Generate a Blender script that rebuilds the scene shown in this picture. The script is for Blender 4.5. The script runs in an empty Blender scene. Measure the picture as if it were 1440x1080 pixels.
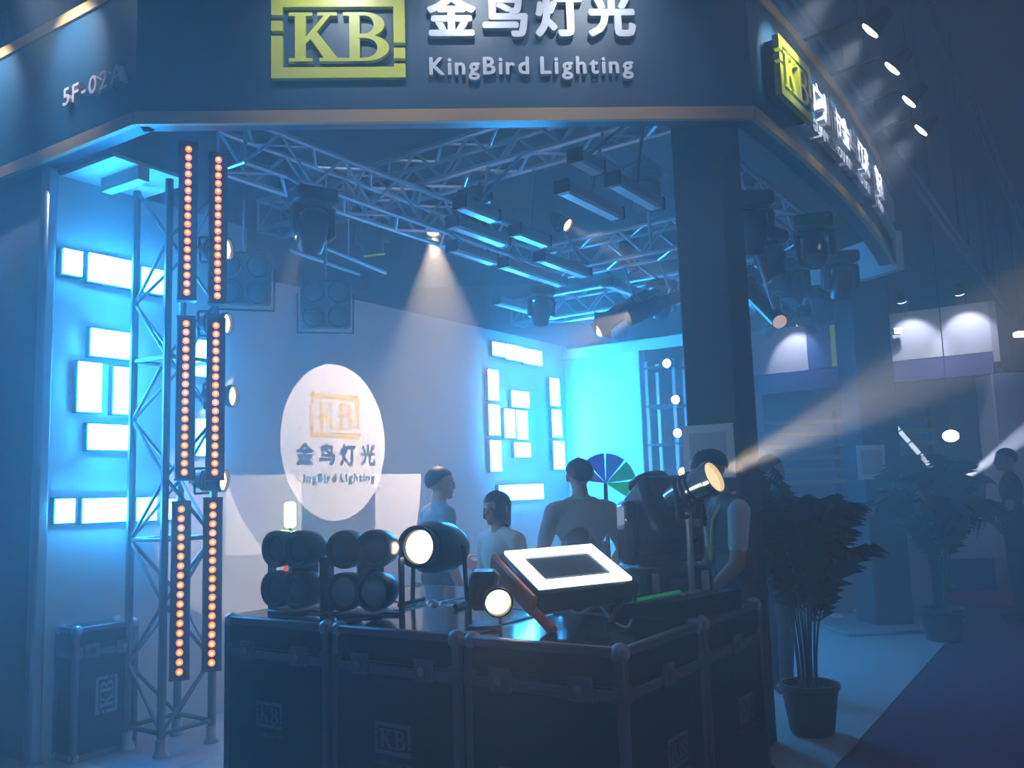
import bpy, bmesh, math, random
from mathutils import Vector, Matrix, Quaternion
rnd = random.Random(7)
SC = bpy.context.scene
COL = SC.collection
V = Vector

# ------------------------------------------------------------------ camera
FPX = 1240.0
CAM = V((0, 0, 1.55))
PITCH = math.atan(148 / FPX)
ROLL = math.atan(.0315)
FW = V((0, math.cos(PITCH), math.sin(PITCH)))
_r0 = V((1, 0, 0)); _u0 = _r0.cross(FW)
RT = _r0 * math.cos(ROLL) - _u0 * math.sin(ROLL)
UP = _r0 * math.sin(ROLL) + _u0 * math.cos(ROLL)
cam_data = bpy.data.cameras.new('camera')
cam_data.sensor_fit = 'HORIZONTAL'; cam_data.sensor_width = 36
cam_data.lens = 36 * FPX / 1440
cam_data.clip_end = 200
cam = bpy.data.objects.new('camera', cam_data); COL.objects.link(cam)
cam.matrix_world = Matrix.Translation(CAM) @ Matrix((RT, UP, -FW)).transposed().to_4x4()
SC.camera = cam

# ------------------------------------------------------------------ world, exposure
W = bpy.data.worlds.new('hall_gloom'); SC.world = W; W.use_nodes = True
W.node_tree.nodes['Background'].inputs[0].default_value = (.30, .45, .75, 1)
W.node_tree.nodes['Background'].inputs[1].default_value = .06
vs = SC.view_settings
vs.view_transform = 'Standard'; vs.look = 'None'; vs.exposure = 0; vs.gamma = 1; vs.use_curve_mapping = False
SC.cycles.max_bounces = 5; SC.cycles.diffuse_bounces = 2; SC.cycles.glossy_bounces = 2
SC.cycles.transparent_max_bounces = 8; SC.cycles.volume_bounces = 1
SC.cycles.sample_clamp_indirect = 4; SC.cycles.caustics_reflective = False; SC.cycles.caustics_refractive = False

HAZE_HALL = .007
HAZE_BOOTH = .065
WARM = (1.0, .80, .55)
PROJ_OVAL = 900
PROJ_PATCH = 650
COOL = (.80, .90, 1.0)

def spot(name, p, d, energy, color, deg, blend=.25, size=.02, parent=None):
    l = bpy.data.lights.new(name, 'SPOT'); l.energy = energy; l.color = color
    l.spot_size = math.radians(deg); l.spot_blend = blend; l.shadow_soft_size = size
    o = bpy.data.objects.new(name, l); COL.objects.link(o)
    o.matrix_world = Matrix.Translation(V(p)) @ V(d).to_track_quat('-Z', 'Y').to_matrix().to_4x4()
    if parent:
        o.parent = parent; o.matrix_parent_inverse = parent.matrix_world.inverted()
    return o

def offscreen(p):
    q = V(p) - CAM; z = q.dot(FW)
    if z <= 0: return True
    x, y = 720 + FPX * q.dot(RT) / z, 540 - FPX * q.dot(UP) / z
    return not (0 <= x <= 1440 and 0 <= y <= 1080)

def point(name, p, energy, color, size=.05, parent=None):
    l = bpy.data.lights.new(name, 'POINT'); l.energy = energy; l.color = color; l.shadow_soft_size = size
    o = bpy.data.objects.new(name, l); COL.objects.link(o); o.location = p
    if parent:
        o.parent = parent; o.matrix_parent_inverse = parent.matrix_world.inverted()
    return o

# ------------------------------------------------------------------ picking points: pixel -> direction, distance from what it touches
def ray(x, y): return FW + RT * ((x - 720) / FPX) - UP * ((y - 540) / FPX)
def onz(x, y, z): d = ray(x, y); return CAM + d * ((z - CAM.z) / d.z)
def ony(x, y, Y): d = ray(x, y); return CAM + d * (Y / d.y)
UA, VA = math.radians(145.65), math.radians(55.65)
UD = V((math.cos(UA), math.sin(UA), 0))      # booth axis running back along the street side
VD = V((math.cos(VA), math.sin(VA), 0))      # booth axis running back along the aisle side
ZF = 3.70                                    # underside of the booth fascia

# ------------------------------------------------------------------ materials
MATS = {}
def mat(name, col=(.5, .5, .5), rough=.5, metal=0, emit=None, es=0, var=.0, vscale=6, bump=0, sample=True, spec=.5):
    if name in MATS: return MATS[name]
    m = bpy.data.materials.new(name); m.use_nodes = True; MATS[name] = m
    nt = m.node_tree; b = nt.nodes['Principled BSDF']
    b.inputs['Base Color'].default_value = (*col, 1); b.inputs['Roughness'].default_value = rough
    b.inputs['Metallic'].default_value = metal; b.inputs['Specular IOR Level'].default_value = spec
    m.diffuse_color = (*col, 1)
    if emit:
        b.inputs['Emission Color'].default_value = (*emit, 1); b.inputs['Emission Strength'].default_value = es
        if not sample: m.cycles.emission_sampling = 'NONE'
    if var or bump:
        tc = nt.nodes.new('ShaderNodeTexCoord'); nz = nt.nodes.new('ShaderNodeTexNoise')
        nz.inputs['Scale'].default_value = vscale; nz.inputs['Detail'].default_value = 4
        nt.links.new(tc.outputs['Object'], nz.inputs['Vector'])
        if var:
            mx = nt.nodes.new('ShaderNodeMix'); mx.data_type = 'RGBA'
            mx.inputs['A'].default_value = (*[c * (1 - var) for c in col], 1)
            mx.inputs['B'].default_value = (*[min(1, c * (1 + var)) for c in col], 1)
            nt.links.new(nz.outputs['Fac'], mx.inputs['Factor']); nt.links.new(mx.outputs['Result'], b.inputs['Base Color'])
        if bump:
            bp = nt.nodes.new('ShaderNodeBump'); bp.inputs['Strength'].default_value = bump; bp.inputs['Distance'].default_value = .01
            nt.links.new(nz.outputs['Fac'], bp.inputs['Height']); nt.links.new(bp.outputs['Normal'], b.inputs['Normal'])
    return m

M_BLACK = mat('black_paint', (.012, .013, .016), .45, var=.3)
M_PLAST = mat('black_plastic', (.018, .019, .022), .32)
M_ALU = mat('aluminium', (.62, .62, .66), .32, .85, var=.12, vscale=12)
M_ALUD = mat('worn_aluminium', (.42, .40, .46), .45, .6, var=.2, vscale=14)
M_CHROME = mat('bright_steel', (.75, .74, .72), .18, 1)
M_NAVY = mat('navy_sign_board', (.006, .042, .080), .4, var=.15, vscale=2)
M_TRIM = mat('ochre_trim', (.45, .27, .09), .45, var=.1)
M_LIME = mat('lime_yellow_acrylic', (.62, .66, .02), .35)
M_SILVER = mat('silver_letter', (.62, .63, .70), .35, .2)
M_WALL = mat('white_wall_panel', (.72, .73, .74), .6, var=.03, vscale=3)
M_WHITE = mat('white_plastic', (.78, .78, .78), .6)
M_EDGE = mat('dull_case_edge', (.17, .15, .19), .5, .3, var=.2, vscale=14)
M_CASE = mat('black_laminate', (.014, .016, .022), .38, var=.35, vscale=30, bump=.15)
M_CASETOP = mat('glossy_case_top', (.02, .024, .03), .12, var=.4, vscale=20)
M_PRINT = mat('grey_print', (.16, .16, .20), .6)
M_GLASS = mat('dark_lens_glass', (.05, .06, .08), .05, 0, spec=1)
M_WARMON = mat('lit_warm_lens', (.8, .7, .5), .2, emit=(1, .74, .42), es=5, sample=False)
M_WHITEON = mat('lit_white_lens', (.9, .9, .9), .2, emit=(1, .96, .86), es=5, sample=False)
M_COOLON = mat('lit_cool_lens', (.9, .9, .9), .2, emit=(.86, .90, 1), es=9, sample=False)
M_PANEL = mat('lit_cyan_panel', (.8, .95, 1), .3, emit=(.028, .38, 1), es=125)
M_ORANGE = mat('lit_orange_lens', (.8, .2, .05), .25, emit=(1, .17, .035), es=2.4, sample=False)
M_ORANGEC = mat('lit_orange_core', (.9, .4, .1), .25, emit=(1, .50, .18), es=3.2, sample=False)
M_LEDW = mat('lit_white_led', (.9, .95, 1), .3, emit=(.82, .97, 1), es=7)
M_RED = mat('red_plastic', (.80, .12, .07), .4)
M_DARKCLOTH = mat('dark_cloth', (.02, .02, .03), .9)

# ------------------------------------------------------------------ mesh builder
def frame(p, z, up=V((0, 0, 1))):
    z = V(z).normalized()
    if abs(z.dot(up)) > .99: up = V((0, 1, 0))
    x = up.cross(z).normalized(); y = z.cross(x)
    return Matrix.Translation(V(p)) @ Matrix((x, y, z)).transposed().to_4x4()
def rotz(p, a): return Matrix.Translation(V(p)) @ Matrix.Rotation(a, 4, 'Z')

class MB:
    def __init__(s): s.v = []; s.f = []; s.mi = []; s.cur = 0
    def add(s, vs, fs, M=None):
        b = len(s.v); s.v += [(M @ V(v)) if M else V(v) for v in vs]
        s.f += [tuple(i + b for i in f) for f in fs]; s.mi += [s.cur] * len(fs); return s
    def box(s, c, d, M=None, ch=0):
        hx, hy, hz = [k / 2 for k in d]; c = V(c)
        if ch <= 0:
            vs = [c + V((x, y, z)) for x in (-hx, hx) for y in (-hy, hy) for z in (-hz, hz)]
            return s.add(vs, [(0, 1, 3, 2), (4, 6, 7, 5), (0, 4, 5, 1), (2, 3, 7, 6), (0, 2, 6, 4), (1, 5, 7, 3)], M)
        b = min(ch, hx * .98, hy * .98, hz * .98); vs = []; ix = {}
        for x in (-1, 1):
            for y in (-1, 1):
                for z in (-1, 1):
                    for k, p in enumerate(((hx, hy - b, hz - b), (hx - b, hy, hz - b), (hx - b, hy - b, hz))):
                        ix[x, y, z, k] = len(vs); vs.append(c + V((x * p[0], y * p[1], z * p[2])))
        fs = []
        for q in (-1, 1):
            fs.append([ix[q, a, e, 0] for a, e in ((-1, -1), (1, -1), (1, 1), (-1, 1))])
            fs.append([ix[a, q, e, 1] for a, e in ((-1, -1), (1, -1), (1, 1), (-1, 1))])
            fs.append([ix[a, e, q, 2] for a, e in ((-1, -1), (1, -1), (1, 1), (-1, 1))])
            for r in (-1, 1):
                fs.append([ix[q, r, -1, 0], ix[q, r, 1, 0], ix[q, r, 1, 1], ix[q, r, -1, 1]])
                fs.append([ix[q, -1, r, 0], ix[q, 1, r, 0], ix[q, 1, r, 2], ix[q, -1, r, 2]])
                fs.append([ix[-1, q, r, 1], ix[1, q, r, 1], ix[1, q, r, 2], ix[-1, q, r, 2]])
                for t in (-1, 1): fs.append([ix[q, r, t, 0], ix[q, r, t, 1], ix[q, r, t, 2]])
        return s.add(vs, fs, M)
    def lathe(s, prof, n=18, M=None, caps=True):
        vs = []; fs = []
        for r, z in prof:
            for k in range(n):
                a = 2 * math.pi * k / n; vs.append((r * math.cos(a), r * math.sin(a), z))
        for i in range(len(prof) - 1):
            for k in range(n):
                k2 = (k + 1) % n; fs.append((i * n + k, i * n + k2, (i + 1) * n + k2, (i + 1) * n + k))
        if caps: fs.append(tuple(range(n))); fs.append(tuple(range((len(prof) - 1) * n, len(prof) * n)))
        return s.add(vs, fs, M)
    def tube(s, a, b, r, r2=None, n=10, M=None):
        a, b = V(a), V(b); L = (b - a).length
        F = frame(a, b - a)
        return s.lathe([(r, 0), (r if r2 is None else r2, L)], n, (M @ F) if M else F)
    def path(s, pts, r, n=8, M=None):
        for a, b in zip(pts[:-1], pts[1:]): s.tube(a, b, r, None, n, M)
        return s
    def ball(s, c, r, n=14, m=8, M=None):
        r = (r, r, r) if not hasattr(r, '__len__') else r
        c = V(c); vs = []; fs = []
        for i in range(1, m):
            t = math.pi * i / m
            for k in range(n):
                a = 2 * math.pi * k / n
                vs.append(c + V((r[0] * math.sin(t) * math.cos(a), r[1] * math.sin(t) * math.sin(a), r[2] * math.cos(t))))
        top = len(vs); vs += [c + V((0, 0, r[2])), c - V((0, 0, r[2]))]
        for i in range(m - 2):
            for k in range(n):
                k2 = (k + 1) % n; fs.append((i * n + k, i * n + k2, (i + 1) * n + k2, (i + 1) * n + k))
        for k in range(n):
            k2 = (k + 1) % n; fs.append((top, k2, k)); fs.append((top + 1, (m - 2) * n + k, (m - 2) * n + k2))
        return s.add(vs, fs, M)
    def prism(s, poly, z0, z1, M=None):
        n = len(poly)
        vs = [(x, y, z0) for x, y in poly] + [(x, y, z1) for x, y in poly]
        fs = [tuple(range(n)), tuple(range(n, 2 * n))] + [(k, (k + 1) % n, n + (k + 1) % n, n + k) for k in range(n)]
        return s.add(vs, fs, M)
    def mesh(s, name, mats, smooth=True):
        me = bpy.data.meshes.new(name); me.from_pydata([tuple(v) for v in s.v], [], s.f)
        for m in (mats if isinstance(mats, (list, tuple)) else [mats]): me.materials.append(m)
        if any(s.mi): me.polygons.foreach_set('material_index', s.mi)
        bm = bmesh.new(); bm.from_mesh(me); bmesh.ops.recalc_face_normals(bm, faces=bm.faces); bm.to_mesh(me); bm.free()
        if smooth:
            me.polygons.foreach_set('use_smooth', [True] * len(me.polygons)); me.set_sharp_from_angle(angle=math.radians(38))
        return me
    def build(s, name, mats, parent=None, smooth=True):
        return obj(name, s.mesh(name, mats, smooth), parent)

def obj(name, me, parent=None, M=None):
    o = bpy.data.objects.new(name, me); COL.objects.link(o)
    if parent: o.parent = parent
    if M is not None: o.matrix_local = M
    return o
def tag(o, label, cat, group=None, kind=None):
    if label: o['label'] = label
    if cat: o['category'] = cat
    if group: o['group'] = group
    if kind: o['kind'] = kind
    return o
def thing(name, label, cat, M=None, group=None):
    o = bpy.data.objects.new(name, None); COL.objects.link(o); o.empty_display_size = .1
    if M is not None: o.matrix_world = M if isinstance(M, Matrix) else Matrix.Translation(V(M))
    return tag(o, label, cat, group)
def struct(name, mb, m, label=None, smooth=False):
    o = mb.build(name, m, None, smooth); o['kind'] = 'structure'
    if label: o['label'] = label
    return o
def copy_tree(o, M=None, label=None, parent=None):
    c = o.copy(); COL.objects.link(c); c.parent = parent
    if parent: c.matrix_parent_inverse = o.matrix_parent_inverse.copy()
    if M is not None: c.matrix_world = M
    if label: c['label'] = label
    for ch in list(o.children): copy_tree(ch, None, None, c)
    return c

# ------------------------------------------------------------------ lettering
_gl = {}
def glyph(ch, size, ext, off=0):
    k = (ch, round(size, 4), round(ext, 4), round(off, 4))
    if k in _gl: return _gl[k]
    cu = bpy.data.curves.new('glyph', 'FONT'); cu.body = ch; cu.size = size; cu.extrude = ext; cu.resolution_u = 3
    o = bpy.data.objects.new('glyph', cu); COL.objects.link(o)
    dg = bpy.context.evaluated_depsgraph_get()
    me = bpy.data.meshes.new_from_object(o.evaluated_get(dg)); bpy.data.objects.remove(o)
    xs = [v.co.x for v in me.vertices] or [0]
    if off:                                     # embolden: overlay shifted copies of the outline
        n = len(me.vertices); vs = [v.co.copy() for v in me.vertices]; fs = [tuple(p.vertices) for p in me.polygons]; V2 = []; F2 = []
        for j in range(8):
            a = j * math.pi / 4; d = V((math.cos(a) * off, math.sin(a) * off, .0005 * j))
            F2 += [tuple(i + len(V2) for i in f) for f in fs]; V2 += [tuple(v + d) for v in vs]
        me = bpy.data.meshes.new('glyph'); me.from_pydata(V2, [], F2); xs = [min(xs) - off, max(xs) + off]
    _gl[k] = (me, min(xs), max(xs)); return _gl[k]
def write(txt, size, ext, m, parent, place, off=0, gap=.08, fixed=None, name='letter', fit=None):
    """place(x) -> matrix of the baseline point at run length x (x right, y up, z out of the face)"""
    items = []; x = 0
    for ch in txt:
        if ch == ' ': x += size * .34; continue
        me, a, b = glyph(ch, size, ext, off)
        if fixed: items.append((me, x + (fixed - (b - a)) / 2 - a)); x += fixed
        else: items.append((me, x - a)); x += (b - a) + size * gap
    L = x - (0 if fixed else size * gap); k = (fit / L) if fit else 1
    for me, px in items:
        if not me.materials: me.materials.append(m)
        elif me.materials[0] != m:
            me = me.copy(); me.materials[0] = m
        o = obj(name, me, parent, place(px * k) @ Matrix.Diagonal((k, 1, 1, 1)))
    return L * k

def arc(cx, cy, rx, ry, a0, a1, n):
    return [(cx + rx * math.cos(math.radians(a0 + (a1 - a0) * k / n)), cy + ry * math.sin(math.radians(a0 + (a1 - a0) * k / n))) for k in range(n + 1)]
def serif_K(z0, z1, M):
    b = MB()
    for p in ([(.14, 0), (.38, 0), (.38, 1), (.14, 1)], [(0, .93), (.53, .93), (.53, 1), (0, 1)], [(0, 0), (.53, 0), (.53, .07), (0, .07)],
              [(.38, .36), (.50, .46), (.94, .95), (.80, .95), (.38, .50)], [(.64, .93), (1.08, .93), (1.08, 1), (.64, 1)],
              [(.44, .52), (.60, .64), (1.10, .05), (.80, .05)], [(.68, 0), (1.2, 0), (1.2, .07), (.68, .07)]):
        b.prism(p, z0, z1 + .0004 * len(b.f) / 7, M)
    return b
def serif_B(z0, z1, M):
    b = MB()
    for p in ([(.14, 0), (.37, 0), (.37, 1), (.14, 1)], [(0, .93), (.5, .93), (.5, 1), (0, 1)], [(0, 0), (.5, 0), (.5, .07), (0, .07)]):
        b.prism(p, z0, z1 + .0004 * len(b.f) / 7, M)
    for cy, ry, rx, ri in ((.745, .255, .44, .20), (.27, .27, .54, .28)):
        o = arc(.48, cy, rx, ry, 90, -90, 12); i = arc(.48, cy, ri, ry - .07, 90, -90, 12)
        for k in range(12): b.prism([o[k], o[k + 1], i[k + 1], i[k]], z0, z1 + (.0022 if cy > .5 else .0026), M)
        for y in (cy + ry - .07, cy - ry): b.prism([(.3, y), (.485, y), (.485, y + .07), (.3, y + .07)], z0, z1 + .0014 + .0004 * y, M)
    return b
def logo(parent, M, w, th, m, frame_m=None, dot=True):
    """framed KB emblem: w wide, .65 w high, origin at its lower-left corner, z out of the face"""
    S = M @ Matrix.Diagonal((w, w, 1, 1)); h = .65; t = .085
    def bars(rs, nm):
        b = MB()
        for x0, x1, y0, y1 in rs: b.box(((x0 + x1) / 2, (y0 + y1) / 2, th / 2), (x1 - x0, y1 - y0, th), S)
        b.build(nm, frame_m or m, parent, False)
    bars([(0, 1, 0, t), (0, t, t - .001, .335), (.915, 1, t - .001, .11)], 'emblem_frame')
    bars([(0, 1, h - t, h), (.915, 1, .275, h - t + .001), (0, t, .50, h - t + .001)], 'emblem_frame')
    bars([(0, t, .375, .455)], 'emblem_dot'); bars([(.915, 1, .15, .235)], 'emblem_dot')
    S2 = M @ Matrix.Translation((w * .13, w * .13, 0)) @ Matrix.Diagonal((w * .335, w * .39, 1, 1))
    serif_K(0, th, S2).build('letter', m, parent, False)
    S3 = M @ Matrix.Translation((w * .535, w * .13, 0)) @ Matrix.Diagonal((w * .34, w * .39, 1, 1))
    serif_B(0, th, S3).build('letter', m, parent, False)
# ================================================================== THE SETTING
Z3 = V((0, 0, 1))
def face(o, x):  # matrix: x along the face, y up, z out of the face
    x = V(x).normalized(); z = x.cross(Z3)
    return Matrix.Translation(V(o)) @ Matrix((x, Z3, z)).transposed().to_4x4()

# floors
f = MB().box((4, 14, -.06), (46, 44, .10)); struct('floor', f, mat('hall_concrete', (.045, .045, .055), .55, var=.25, vscale=2), 'dark concrete floor of the exhibition hall')
CA, CB = onz(1330, 905, 0), onz(1180, 1075, 0)          # seam between booth carpet and aisle carpet
sd = (CA - CB).normalized(); sn = V((sd.y, -sd.x, 0))
def quad_floor(name, pts, z, m, label):
    b = MB(); b.prism([(p.x, p.y) for p in pts], -.008, z); return struct(name, b, m, label)
S0 = CB - sd * 3.0; S1 = CB + sd * 5.6
quad_floor('floor_booth', [S0, S1, S1 - sn * 9.5, S0 - sn * 9.5], .012, mat('pale_grey_carpet', (.40, .41, .43), .95, var=.12, vscale=60, bump=.4), 'pale grey carpet inside the exhibition booth')
quad_floor('floor_aisle', [S0 - sd * 1 + sn * .01, S1 + sd * 14 + sn * .01, S1 + sd * 14 + sn * 4.2, S0 - sd + sn * 4.2], .008, mat('maroon_carpet', (.13, .035, .085), .95, var=.2, vscale=50, bump=.4), 'maroon carpet of the aisle beside the booth')

# hall shell
b = MB().box((4, 14, 10.1), (46, 44, .2)); struct('ceiling', b, mat('hall_ceiling', (.035, .035, .045), .8), 'dark hall ceiling')
b = MB().box((4, 36.1, 5), (46, .2, 10.2)); struct('wall_far', b, mat('hall_wall', (.05, .05, .07), .8), 'dark end wall of the hall')
b = MB().box((27.1, 14, 5), (.2, 44, 10.2)); struct('wall_right', b, MATS['hall_wall'], 'dark side wall of the hall')
for k in range(6):
    b = MB(); p = V((-10 + 4.5 * k, 2, 9.2))
    for dz in (0, .7): b.tube(p + V((0, 0, dz)), p + V((0, 0, dz)) + VD * 34, .06, n=6)
    for j in range(24):
        q = p + VD * (34 * j / 24); q2 = p + VD * (34 * (j + 1) / 24)
        b.tube(q + V((0, 0, .7 * (j % 2))), q2 + V((0, 0, .7 * ((j + 1) % 2))), .035, n=5)
    struct('beam_%d' % (k + 1), b, mat('roof_steel', (.10, .10, .12), .6, .3), 'steel lattice roof beam under the hall ceiling')

# left wall of the booth (carries the LED squares and the oval)
POST = onz(44, 1078, 0)
W0 = V((POST.x, POST.y, 0)) + VD * .055
NW = V((VD.y, -VD.x, 0))
def onwall(px, py):
    d = ray(px, py); s = NW.dot(W0 - CAM) / NW.dot(d); p = CAM + d * s
    return (p - W0).dot(VD), p.z, p
TC = onwall(797, 600)[0]                                   # where the walls meet
WM = face(W0, VD)
HW = 3.28
b = MB().box((TC / 2 + .03, HW / 2, -.05), (TC + .06, HW, .10), WM)
b.box((.75, (HW + ZF - .03) / 2, -.05), (1.5, ZF - .03 - HW, .10), WM)
struct('wall_left', b, M_WALL, 'blue booth wall with LED squares and projected oval')
CRN = W0 + VD * TC
def onback(px, py):
    n = V((-UD.y, UD.x, 0)); n = n if n.y < 0 else -n
    d = ray(px, py); s = n.dot(CRN - CAM) / n.dot(d); p = CAM + d * s
    return (p - CRN).dot(-UD), p.z, p
BW = onback(897, 560)[0]
BM = face(CRN, -UD)
b = MB().box((BW / 2, 1.62, -.05), (BW, 3.24, .10), BM); struct('wall_back', b, M_WALL, 'blue end wall of the booth')
b = MB().box((BW / 2 + .3, 3.16, .035), (BW + .75, .13, .07), BM, .01); struct('trim_1', b, mat('pale_trim', (.62, .63, .65), .5), 'pale rail along the top of the end wall')
b = MB().box((BW + .03, 1.6, .0), (.09, 3.2, .13), BM, .01); struct('trim_2', b, MATS['pale_trim'], 'pale post at the free end of the end wall')
# outer end panel and its aluminium post
b = MB().box((.85, ZF / 2, -.04), (1.60, ZF, .06), face(POST + UD * 1.70, -UD)); struct('wall_outer', b, mat('grey_side_panel', (.30, .32, .36), .6, var=.1), 'plain outside panel of the booth')
t = thing('aluminium_post', 'slim round-edged aluminium post holding up the booth fascia', 'post', rotz(POST, VA))
MB().box((0, 0, ZF / 2), (.085, .085, ZF - .002), None, .02).build('shaft', mat('post_alu', (.5, .55, .62), .35, .7, var=.08), t)
MB().box((0, 0, .012), (.105, .105, .024), None, .004).build('foot_plate', M_ALUD, t)

# ------------------------------------------------------------------ fascia signs
FL = onz(190, 176, ZF); FR = onz(1060, 167, ZF)
FLL = onz(0, 252, ZF); FLL = FL + (FLL - FL).normalized() * 3.0
HT = .90
FT = .14
def curve_pts():
    P = [FR] + [onz(*q, ZF) for q in ((1105, 204), (1150, 243), (1187, 279), (1222, 319), (1243, 348), (1258, 374))]
    out = []
    for i in range(len(P) - 1):
        p0, p1, p2, p3 = P[max(0, i - 1)], P[i], P[i + 1], P[min(len(P) - 1, i + 2)]
        for k in range(5):
            t = k / 5
            out.append(.5 * ((2 * p1) + (p2 - p0) * t + (2 * p0 - 5 * p1 + 4 * p2 - p3) * t * t + (3 * p1 - p0 - 3 * p2 + p3) * t ** 3))
    return out + [P[-1]]
def smooth_curve():
    # least wiggle: fit a quadratic to the picked plan points along their chord
    P = curve_pts(); a, c = P[0], P[-1]; e = (c - a).normalized(); n = V((e.y, -e.x, 0)); L = (c - a).length
    num = den = 0
    for p in P:
        s = (p - a).dot(e) / L; w = s * (1 - s); num += w * (p - a).dot(n); den += w * w
    k = num / den
    return [a + e * (L * s) + n * (k * s * (1 - s)) for s in [i / 28 for i in range(29)]]
CURV = smooth_curve()
def strip(mb, pts, z0, z1, out0, out1):
    """a band following the plan line pts (left to right as seen from outside)"""
    N = []
    for i in range(len(pts)):
        a = pts[max(0, i - 1)]; c = pts[min(len(pts) - 1, i + 1)]; e = (c - a).normalized(); N.append(V((e.y, -e.x, 0)))
    for i in range(len(pts) - 1):
        vs = []
        for p, n in ((pts[i], N[i]), (pts[i + 1], N[i + 1])):
            for z in (z0, z1):
                for o in (out0, out1): q = p + n * o; vs.append((q.x, q.y, z))
        mb.add(vs, [(0, 1, 3, 2), (4, 6, 7, 5), (0, 4, 5, 1), (2, 3, 7, 6), (1, 5, 7, 3), (0, 2, 6, 4)])
    return mb
def fascia(name, label, pts):
    t = thing(name, label, 'sign')
    strip(MB(), pts, ZF + .02, ZF + HT, -FT, 0).build('board', M_NAVY, t, len(pts) > 2)
    strip(MB(), pts, ZF, ZF + .075, -.02, .015).build('edge_trim', M_TRIM, t, len(pts) > 2)
    strip(MB(), pts, ZF + HT - .05, ZF + HT + .02, -.02, .015).build('edge_trim', M_TRIM, t, len(pts) > 2)
    return t
sgF = fascia('fascia_sign', 'navy front fascia with lime KB emblem and silver Chinese lettering', [FL, FR])
sgL = fascia('fascia_sign', 'navy fascia with the small booth number 5F-02A', [FLL, FL])
sgR = fascia('fascia_sign', 'curved navy fascia with lime KB emblem beside the aisle', CURV)

FX = (FR - FL).normalized(); FM = face(FL, FX); FN = FM.to_3x3().col[2]
def onfront(px, py):
    d = ray(px, py); s = FN.dot(FL - CAM) / FN.dot(d); p = CAM + d * s
    return (p - FL).dot(FX), p.z - ZF
x0, y0 = onfront(383, 114); x1, _ = onfront(571, 110)
logo(sgF, FM @ Matrix.Translation((x0, y0, .0)), x1 - x0, .035, M_LIME)
x0, y0 = onfront(605, 57); x1, _ = onfront(890, 52); cw = .255
fx = (x1 - x0 + .06) / 4
write('金鸟灯光', .285, .018, M_SILVER, sgF, lambda x: FM @ Matrix.Translation((x0 - .03 + x, y0 + .032, .018)), off=.011, fixed=fx, name='character')
x0b, y0b = onfront(604, 108); x1b, _ = onfront(890, 108)
write('KingBird Lighting', .150, .015, M_SILVER, sgF, lambda x: FM @ Matrix.Translation((x0b + x, y0b, .015)), off=.0045, gap=.13, fit=x1b - x0b)
# number on the street-side fascia
LX = (FL - FLL).normalized(); LM = face(FLL, LX); LN = LM.to_3x3().col[2]
def onleft(px, py):
    d = ray(px, py); s = LN.dot(FLL - CAM) / LN.dot(d); p = CAM + d * s
    return (p - FLL).dot(LX), p.z - ZF
xa, ya = onleft(97, 153); xb, _ = onleft(181, 126)
write('5F-02A', .16, .02, mat('gold_letter', (.62, .52, .55), .4), sgL, lambda x: LM @ Matrix.Translation((xa + x, ya, .02)), off=.003, gap=.16, fit=xb - xa)
# lettering on the curved fascia
cl = [0]
for a, c in zip(CURV[:-1], CURV[1:]): cl.append(cl[-1] + (c - a).length)
def oncurve(s):
    for i in range(len(CURV) - 1):
        if s <= cl[i + 1] or i == len(CURV) - 2:
            e = (CURV[i + 1] - CURV[i]).normalized(); return face(CURV[i] + e * (s - cl[i]), e)
logo(sgR, oncurve(.50) @ Matrix.Translation((-.27, .21, .06)), .60, .04, M_LIME)
MB().box((.03, .40, .03), (.56, .36, .06), oncurve(.50)).build('emblem_back', M_BLACK, sgR)
CL = cl[-1]
write('广州市金鸟灯光设备有限公司', .24, .03, M_SILVER, sgR, lambda x: oncurve(.98 + x) @ Matrix.Translation((0, .40, .03)), off=.008, fixed=(CL - 1.25) / 13, name='character')
write('GUANGZHOU KINGBIRD LIGHTING EQUIPMENT CO.,LTD', .12, .025, M_SILVER, sgR, lambda x: oncurve(.98 + x) @ Matrix.Translation((0, .24, .025)), off=.004, gap=.12, fit=CL - 1.15)
# lit soffit board behind the street-side fascia
b = MB(); strip(b, [FLL, FL - LX * .45], ZF - .03, ZF - .005, -.75, -FT - .02)
t = tag(b.build('soffit_board', mat('pale_soffit', (.70, .71, .72), .6), None, False), 'pale soffit board behind the fascia numbered 5F-02A', 'soffit')
b = MB(); strip(b, [FL - LX * .86, FL - LX * .46], ZF - .12, ZF - .03, -.42, -.34)
tag(b.build('soffit_rail', MATS['pale_soffit'], None, False), 'pale rail hanging under the soffit board', 'rail')

# arm lamps over the fascias
def arm_lamp(base, n, label, e_deg=46, energy=16, reach=.62, rise=.16, aim=-.45):
    n = V(n); head = base + n * reach + V((0, 0, rise)); tgt = base + V((0, 0, aim)) ; d = (tgt - head).normalized()
    t = thing('arm_lamp', label, 'lamp', base)
    L = lambda p: p - base
    MB().path([L(base), L(base + V((0, 0, rise + .05))), L(base + n * (reach * .8) + V((0, 0, rise + .09))), L(head)], .012, 8).build('arm', M_BLACK, t)
    F = frame(L(head), d)
    MB().lathe([(.03, -.13), (.05, -.11), (.065, 0), (.075, .035)], 18, F).build('shade', M_PLAST, t)
    MB().lathe([(.066, .03), (.066, .046), (.03, .055)], 18, F).build('lens', M_COOLON, t)
    MB().box((0, 0, .0), (.06, .06, .04), Matrix.Identity(4)).build('clamp', M_BLACK, t)
    ln = 'arm_lamp_beam' if not offscreen(head) else 'arm_lamp_%s_offscreen' % '_'.join(label.split()[-3:]).replace('-', '_').lower()
    spot(ln, head + d * .07, d, energy, COOL, e_deg, 1.0, .04, t)
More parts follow.
